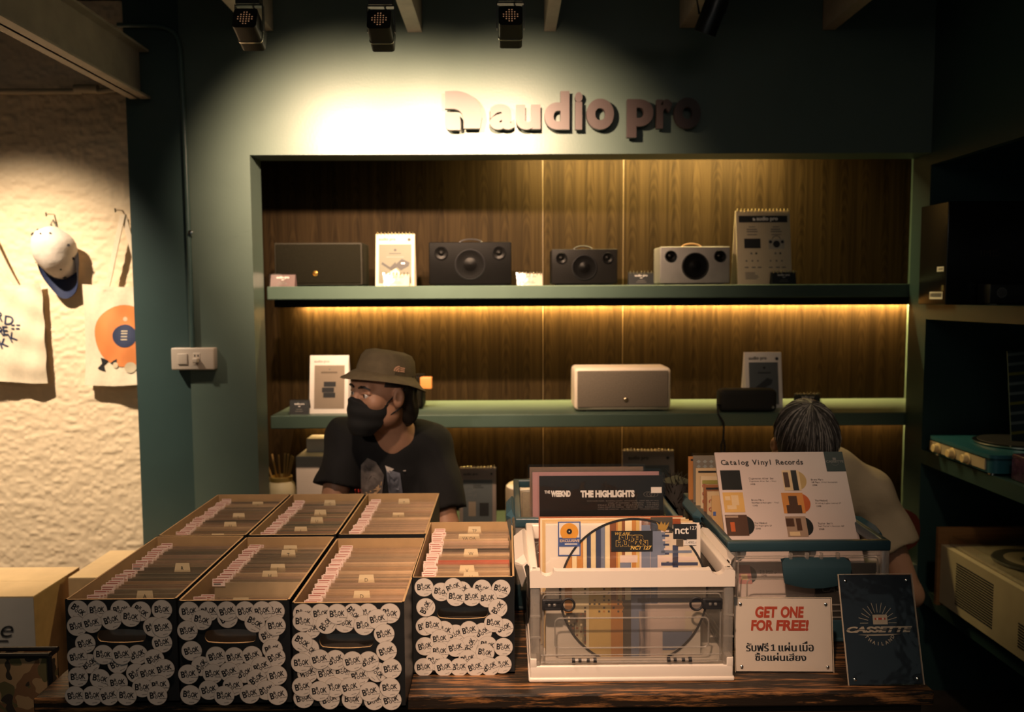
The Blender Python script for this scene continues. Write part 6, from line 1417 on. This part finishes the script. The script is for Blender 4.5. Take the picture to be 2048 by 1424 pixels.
pm = [SH1, mat('shirt_print_grey', (0.12, 0.10, 0.09), 0.85, var=0.5, vs=25), mat('shirt_print_pale', (0.55, 0.48, 0.43), 0.85, var=0.4, vs=30), mat('shirt_print_tan', (0.5, 0.32, 0.17), 0.85, var=0.3), mat('shirt_print_slate', (0.11, 0.115, 0.14), 0.85, var=0.5, vs=30), mat('shirt_print_red', (0.6, 0.06, 0.035), 0.85)]
f.build('t_shirt', SH1, t)
# printed panel lying on the shirt front: its own thin patch
def on_shirt(px, py, F_=f):
    d = ray(px, py).normalized(); o = CPOS.copy(); tt = 2.2
    for _ in range(60):
        p = o+d*tt; i = [min(len(a)-1, max(0, int(np.searchsorted(a, p[k])))) for k, a in enumerate(F_.ax)]; v = float(F_.d[tuple(i)]); tt += max(0.001, min(v, 0.03)*0.7)
        if v < 0.003: break
    return o+d*(tt-0.004)
def patch(b, poly, m, n=7):
    c = (sum(p[0] for p in poly)/len(poly), sum(p[1] for p in poly)/len(poly)); k = len(poly); V = [on_shirt(*c)]; Fc = []
    for j in range(1, n+1):
        for i in range(k*4):
            a, e = poly[i//4], poly[(i//4+1) % k]; s = (i % 4)/4; x, y = a[0]+(e[0]-a[0])*s, a[1]+(e[1]-a[1])*s; V.append(on_shirt(c[0]+(x-c[0])*j/n, c[1]+(y-c[1])*j/n))
    K = k*4
    for i in range(K): Fc.append((0, 1+i, 1+(i+1) % K))
    for j in range(n-1):
        for i in range(K): Fc.append((1+j*K+i, 1+(j+1)*K+i, 1+(j+1)*K+(i+1) % K, 1+j*K+(i+1) % K))
    b.add(V, Fc, m)
b = MB(); patch(b, [(722, 930), (735, 916), (752, 924), (768, 950), (764, 990), (722, 990)], pm[1]); patch(b, [(772, 938), (800, 946), (806, 990), (778, 990)], pm[4])
patch(b, [(770, 931), (788, 938), (776, 948)], pm[2], 4); patch(b, [(806, 941), (812, 940), (811, 943), (806, 943)], pm[2], 3); patch(b, [(728, 985), (750, 978), (764, 962), (762, 976), (752, 990), (730, 990)], pm[3], 5)
for k in range(3): patch(b, [(709+k*6, 979), (712+k*6, 978), (713+k*6, 986), (710+k*6, 987)], pm[5], 3)
child(b, 'shirt_print', t, label='dim grey photo print with red letters')
# trousers
f = Field(axis_(hip.x-0.32, hip.x+0.32, 0.012), axis_(2.28, 3.0, 0.012), axis_(0.05, 0.78, 0.012))
f.cone((hip.x-0.05, hip.y, hip.z+0.02), (hip.x+0.05, hip.y, hip.z+0.02), 0.135, 0.135, 0.03)
for s in (-1, 1):
    kn = Vector((hip.x+s*0.15, 2.52, 0.54)); an = Vector((hip.x+s*0.14, 2.62, 0.10)); f.cone((hip.x+s*0.09, hip.y, hip.z), kn, 0.100, 0.074, 0.04); f.cone(kn, an, 0.070, 0.056, 0.02, cut=((0, 0, -1), (0, 0, 0.10)))
f.build('trousers', mat('dark_denim', (0.012, 0.014, 0.02), 0.8), t)
# mask, straps
f = Field(*[axis_(hc[i]-0.16, hc[i]+0.16, 0.003) for i in range(3)])
B = [tuple(R1.col[i]) for i in range(3)]; gg = lambda x, y, z: tuple(g1(x, y, z))
f.ell(gg(0, 0.034, -0.052), (0.070, 0.074, 0.088), 0.02, B=B); f.cone(gg(0, 0.099, -0.026), gg(0, 0.094, -0.100), 0.020, 0.021, 0.035); f.ell(gg(0, 0.075, -0.112), (0.030, 0.028, 0.026), 0.03, B=B)
X, Y, Z = f.grid(); q_ = [(X-hc.x)*R1.col[i][0]+(Y-hc.y)*R1.col[i][1]+(Z-hc.z)*R1.col[i][2] for i in range(3)]
topz = -0.030+0.020*np.clip(1-np.abs(q_[0])/0.04, 0, 1); cutd = np.maximum.reduce([q_[2]-topz, 0.022+0.35*np.clip(-q_[2]-0.06, -0.05, 0.1)-q_[1], -0.136-q_[2]])
f.d += (0.0012*np.sin(150*q_[2]+20*np.abs(q_[0]))).astype(np.float32)
f.d = np.maximum(f.d, cutd.astype(np.float32))
tm = f.build('face_mask', mat('black_mask_cloth', (0.004, 0.0045, 0.005), 0.85, var=0.15, vs=80), t)
b = MB(); Mh = Matrix.Translation(hc) @ R1.to_4x4()
for s in (-1, 1):
    b.tube([(s*0.062, 0.034, -0.038), (s*0.074, 0.012, -0.010), (s*0.083, -0.006, 0.018), (s*0.084, -0.024, 0.012)], 0.0022, _m['black_mask_cloth'], Mh, 6); b.tube([(s*0.066, 0.030, -0.075), (s*0.074, 0.010, -0.060), (s*0.080, -0.018, -0.042), (s*0.083, -0.028, -0.010)], 0.0022, _m['black_mask_cloth'], Mh, 6)
child(b, 'ear_loop', t)
# hair at the nape and temples
f = Field(*[axis_(hc[i]-0.19, hc[i]+0.17, 0.004) for i in range(3)])
f.ell(gg(0, -0.020, 0.030), (0.083, 0.098, 0.095), 0.02, B=B); f.ell(gg(0, -0.074, -0.035), (0.066, 0.040, 0.070), 0.03, B=B); f.ell(gg(0.02, -0.082, -0.065), (0.050, 0.030, 0.050), 0.03, B=B)
X, Y, Z = f.grid(); q_ = [(X-hc.x)*R1.col[i][0]+(Y-hc.y)*R1.col[i][1]+(Z-hc.z)*R1.col[i][2] for i in range(3)]
f.d += (0.002*np.sin(230*q_[0]+90*q_[1]+12*q_[2])).astype(np.float32)
front = np.minimum(q_[1]+0.030, np.maximum(q_[1]-0.040, 0.022-q_[2]))   # cut away everything in front of the ears below the hairline
f.d = np.maximum(f.d, front.astype(np.float32))
f.build('hair', HAIRB, t)
# bucket hat
HAT = mat('olive_hat_cloth', (0.135, 0.102, 0.055), 0.85, var=0.12, vs=40, bump=0.12, bs=180)
hat_tilt = Mh @ T(0, -0.012, 0.058) @ RX(radians(8))
def hat_ring(prof, m, b, n=48):
    V = []; Fc = []; k = len(prof)
    for i in range(n):
        a = 2*pi*i/n
        for r, z in prof:
            wob = 1+0.012*sin(3*a+0.6)+0.008*sin(5*a); V.append((r*0.93*cos(a)*wob, r*1.06*sin(a)*wob, z+(0.006*sin(2*a+0.8) if r > 0.105 else 0)-(0.010*max(0, -sin(a)) if r > 0.10 else 0)))
    for i in range(n):
        j = (i+1) % n
        for q in range(k-1): Fc.append((i*k+q, j*k+q, j*k+q+1, i*k+q+1))
    b.add(V, Fc, m, hat_tilt)
b = MB(); hat_ring([(0.0905, -0.004), (0.0935, -0.003), (0.0935, 0.010), (0.0905, 0.026), (0.085, 0.050), (0.073, 0.067), (0.047, 0.075), (0.0, 0.076)], HAT, b)
hatc = child(b, 'bucket_hat', t)
b = MB(); hat_ring([(0.0925, 0.002), (0.104, -0.004), (0.122, -0.015), (0.136, -0.024), (0.138, -0.027), (0.135, -0.028), (0.120, -0.020), (0.103, -0.010), (0.091, -0.006)], HAT, b)
o = b.build('brim', None, smooth=True); o.parent = hatc
b = MB(); e = mat('peach_embroidery', (0.62, 0.33, 0.19), 0.7); a0 = radians(22)
Me = hat_tilt @ RZ(a0-pi/2+pi) @ T(0, -0.0955, 0.018) @ RX(radians(-10)); 
b = MB()
Me = hat_tilt @ Matrix.Rotation(radians(18)-pi/2, 4, 'Z') @ T(0, 0.0998, 0.022) @ RZ(pi) @ RX(radians(-12))
for r0, r1 in ((0.0, 0.006), (0.008, 0.0125), (0.0145, 0.019)): b.ring(-0.009, -0.008, r0, r1, e, 0, Me, 12, 0.05, pi/2)
for k in range(3): b.rect(-0.026, -0.011, -0.007+k*0.0055, -0.004+k*0.0055, e, 0, Me)
o = b.build('embroidered_emblem', None); o.parent = hatc; o['label'] = 'peach embroidered emblem'
# stool under him
t = thing('stool', 'dark round stool under the man in the bucket hat', 'stool', (hip.x, hip.y, 0))
b = MB(); b.lathe([(0, 0.38), (0.15, 0.38), (0.16, 0.39), (0.16, 0.402), (0.15, 0.410), (0, 0.410)], DKW, None, 32); b.build('seat', t, smooth=True)
for k in range(4): a = pi/4+k*pi/2; b = MB(); b.tube([(0.10*cos(a), 0.10*sin(a), 0.40), (0.15*cos(a), 0.15*sin(a), 0.0)], 0.013, DKW); b.build('leg', t, smooth=True)

# ------------------------------------------------------------------ grey-haired person bending behind the blue crate
hc2 = W(1606, 892, 2.36); R2, hc2 = head_frame(hc2, radians(4), radians(62), 0.0)
g2 = lambda x, y, z: hc2+R2 @ Vector((x, y, z))
sR = W(1738, 985, 2.60); sL = Vector((0.83, 2.60, sR.z+0.0)); nk = Vector((hc2.x+0.075, 2.545, 1.015)); ch2 = (sR+sL)/2; hip2 = Vector((1.07, 2.79, 0.55))
elR2 = W(1818, 1188, 2.56); wrR2 = Vector((1.02, 2.34, 0.62)); elL2 = Vector((0.74, 2.52, 0.68)); wrL2 = Vector((0.93, 2.33, 0.64))
t = thing('person', 'grey-haired person in a cream t-shirt bending forward behind the catalogue board', 'person', (ch2.x, 2.75, 0))
f = Field(axis_(0.62, 1.44, 0.008, (hc2.x-0.12, hc2.x+0.12, 0.0042)), axis_(2.10, 3.02, 0.009, (hc2.y-0.15, hc2.y+0.14, 0.0045)), axis_(0.0, 1.36, 0.010, (hc2.z-0.17, hc2.z+0.15, 0.0045)))
f.cone(hip2, (1.04, 2.74, 0.76), 0.145, 0.130, 0.05, sq=(1.05, 0.8, 1)); f.cone((1.04, 2.74, 0.76), (ch2.x+0.01, 2.62, 0.90), 0.13, 0.135, 0.05, sq=(1.1, 0.8, 1)); f.cone(sL, sR, 0.060, 0.060, 0.05); f.cone(nk, g2(0, -0.03, -0.05), 0.062, 0.054, 0.03)
for sh, el, wr, s in ((sR, elR2, wrR2, -1), (sL, elL2, wrL2, 1)): f.cone(sh, el, 0.054, 0.042, 0.03); f.cone(el, wr, 0.043, 0.028, 0.02); hand(f, wr, (-0.5 if s < 0 else 0.5, -0.7, 0.0), (0, 0, 1), s, 0.8)
for s in (-1, 1):
    kn = Vector((hip2.x+s*0.14, 2.44, 0.53)); an = Vector((hip2.x+s*0.13, 2.52, 0.09)); f.cone((hip2.x+s*0.09, hip2.y, hip2.z), kn, 0.085, 0.058, 0.04); f.cone(kn, an, 0.054, 0.036, 0.02); f.cone(an, (an.x, an.y-0.14, 0.045), 0.036, 0.03, 0.02)
add_head(f, R2, hc2); f.build('body', SKIN, t); eyes(t, R2, hc2)
SH2 = mat('cream_cotton', (0.30, 0.235, 0.155), 0.85, var=0.06, vs=14, bump=0.12, bs=50)
f = Field(axis_(0.62, 1.46, 0.0075), axis_(2.40, 3.02, 0.008), axis_(0.48, 1.16, 0.0075))
f.cone(hip2, (1.04, 2.74, 0.76), 0.168, 0.152, 0.05, sq=(1.05, 0.82, 1), cut=((0, 0, -1), (0, 0, 0.52))); f.cone((1.04, 2.74, 0.76), (ch2.x+0.01, 2.62, 0.90), 0.152, 0.150, 0.05, sq=(1.12, 0.8, 1)); f.cone(sL, sR, 0.072, 0.072, 0.05)
f.cone(sR, nk+Vector((0.03, 0.02, -0.01)), 0.068, 0.064, 0.04); f.cone(sL, nk+Vector((-0.03, 0.02, -0.01)), 0.066, 0.060, 0.04)
for sh, el, k in ((sR, elR2, 0.50), (sL, elL2, 0.55)): d_ = el-sh; f.cone(sh, sh+d_*0.9, 0.074, 0.105, 0.03, cut=(d_, sh+d_*k))
X, Y, Z = f.grid(); f.d += (0.004*np.sin(30*X+26*Z+8*Y)+0.003*np.sin(24*Z-36*X+1.3)+0.0025*np.sin(60*X+35*Z)).astype(np.float32)
f.cone(nk+Vector((0, -0.01, -0.01)), g2(0, -0.03, -0.05), 0.072, 0.080, 0.008, '-')
f.build('t_shirt', SH2, t)
f = Field(axis_(hip2.x-0.32, hip2.x+0.32, 0.012), axis_(2.28, 3.02, 0.012), axis_(0.05, 0.78, 0.012)); f.cone((hip2.x-0.05, hip2.y, hip2.z+0.02), (hip2.x+0.05, hip2.y, hip2.z+0.02), 0.135, 0.135, 0.03)
for s in (-1, 1):
    kn = Vector((hip2.x+s*0.14, 2.44, 0.53)); an = Vector((hip2.x+s*0.13, 2.52, 0.10)); f.cone((hip2.x+s*0.09, hip2.y, hip2.z), kn, 0.100, 0.074, 0.04); f.cone(kn, an, 0.070, 0.056, 0.02, cut=((0, 0, -1), (0, 0, 0.10)))
f.build('trousers', mat('dark_denim', (0.012, 0.014, 0.02), 0.8), t)
# hair: cap plus combed strands with grey streaks
B2 = [tuple(R2.col[i]) for i in range(3)]; gg2 = lambda x, y, z: tuple(g2(x, y, z))
f = Field(*[axis_(hc2[i]-0.18, hc2[i]+0.18, 0.0045) for i in range(3)]); f.ell(gg2(0, -0.014, 0.044), (0.088, 0.110, 0.100), 0.02, B=B2); f.ell(gg2(0, -0.07, -0.03), (0.072, 0.045, 0.075), 0.03, B=B2)
X, Y, Z = f.grid(); q_ = [(X-hc2.x)*R2.col[i][0]+(Y-hc2.y)*R2.col[i][1]+(Z-hc2.z)*R2.col[i][2] for i in range(3)]
f.d += (0.0022*np.sin(200*q_[0]+60*q_[1])).astype(np.float32); f.d = np.maximum(f.d, np.minimum(q_[1]+0.02, np.maximum(q_[1]-0.085, 0.020-q_[2])).astype(np.float32))
GH = mat('charcoal_hair', (0.022, 0.019, 0.018), 0.5, var=0.3, vs=120); f.build('hair', GH, t)
GH2 = mat('grey_hair', (0.19, 0.17, 0.16), 0.5, var=0.2); GH3 = mat('dark_grey_hair', (0.055, 0.048, 0.046), 0.5, var=0.2)
b = MB(); r = random.Random(11)
for i in range(520):
    a = r.uniform(0, 2*pi); L_ = r.uniform(1.1, 1.75); pts = []; a2 = a+r.uniform(-0.25, 0.25); rr = 1.0+0.03*r.random()
    for k in range(7):
        th = 0.02+L_*k/6; aa = a+(a2-a)*k/6; x = 0.0895*rr*sin(th)*cos(aa); y = -0.014+0.112*rr*sin(th)*sin(aa); z = 0.044+0.102*rr*cos(th)
        if k == 6: x *= 1.05; y *= 1.05
        vv = Matrix.Rotation(radians(40), 3, 'X') @ Vector((sin(th)*cos(aa), sin(th)*sin(aa), cos(th))); wv = 1+0.02*sin(5*th+i)
        x, y, z = 0.0895*rr*vv.x*wv, -0.014+0.112*rr*vv.y, 0.044+0.102*rr*vv.z
        pts.append((x, y, z))
    m = GH2 if r.random() < 0.24 else (GH3 if r.random() < 0.5 else GH); b.tube(pts, [0.0009, 0.0013, 0.0015, 0.0015, 0.0013, 0.001, 0.0003], m, Matrix.Translation(hc2) @ R2.to_4x4(), 4)
child(b, 'hair_strands', t, label='grey-streaked combed strands')
# chair behind
t = thing('chair', 'dark red-brown chair with a rounded back behind the bending person', 'chair', (1.22, 2.70, 0)); CH = mat('red_brown_lacquer', (0.10, 0.022, 0.012), 0.4, var=0.1)
b = MB(); b.rbox(-0.33, 0.10, -0.10, 0.22, 0.375, 0.402, 0.012, CH); b.build('seat', t, smooth=True)
c = W(1760, 1064, 2.93); hb = W(1800, 1014, 2.93).z; bb = W(1820, 1114, 2.93).z; pts = []; x_1 = W(1846, 1064, 2.93).x-1.22
n = 28; pl = []
for i in range(n): a = 2*pi*i/n; ca, sa = cos(a), sin(a); pl.append((0.06+(x_1-0.06)*math.copysign(abs(ca)**0.55, ca), (hb+bb)/2+(hb-bb)/2*math.copysign(abs(sa)**0.6, sa)))
b = MB(); b.prism(pl, 0.250, 0.275, CH); b.build('backrest', t, smooth=True)
for x in (-0.29, 0.07):
    for y in (-0.05, 0.18): b = MB(); b.tube([(x, y, 0.38), (x, y, 0.0)], 0.014, CH); b.build('leg', t, smooth=True)
for x in (0.02, 0.10): b = MB(); b.tube([(x-0.02, 0.20, 0.39), (x, 0.262, 0.74)], 0.012, CH); b.build('back_post', t, smooth=True)
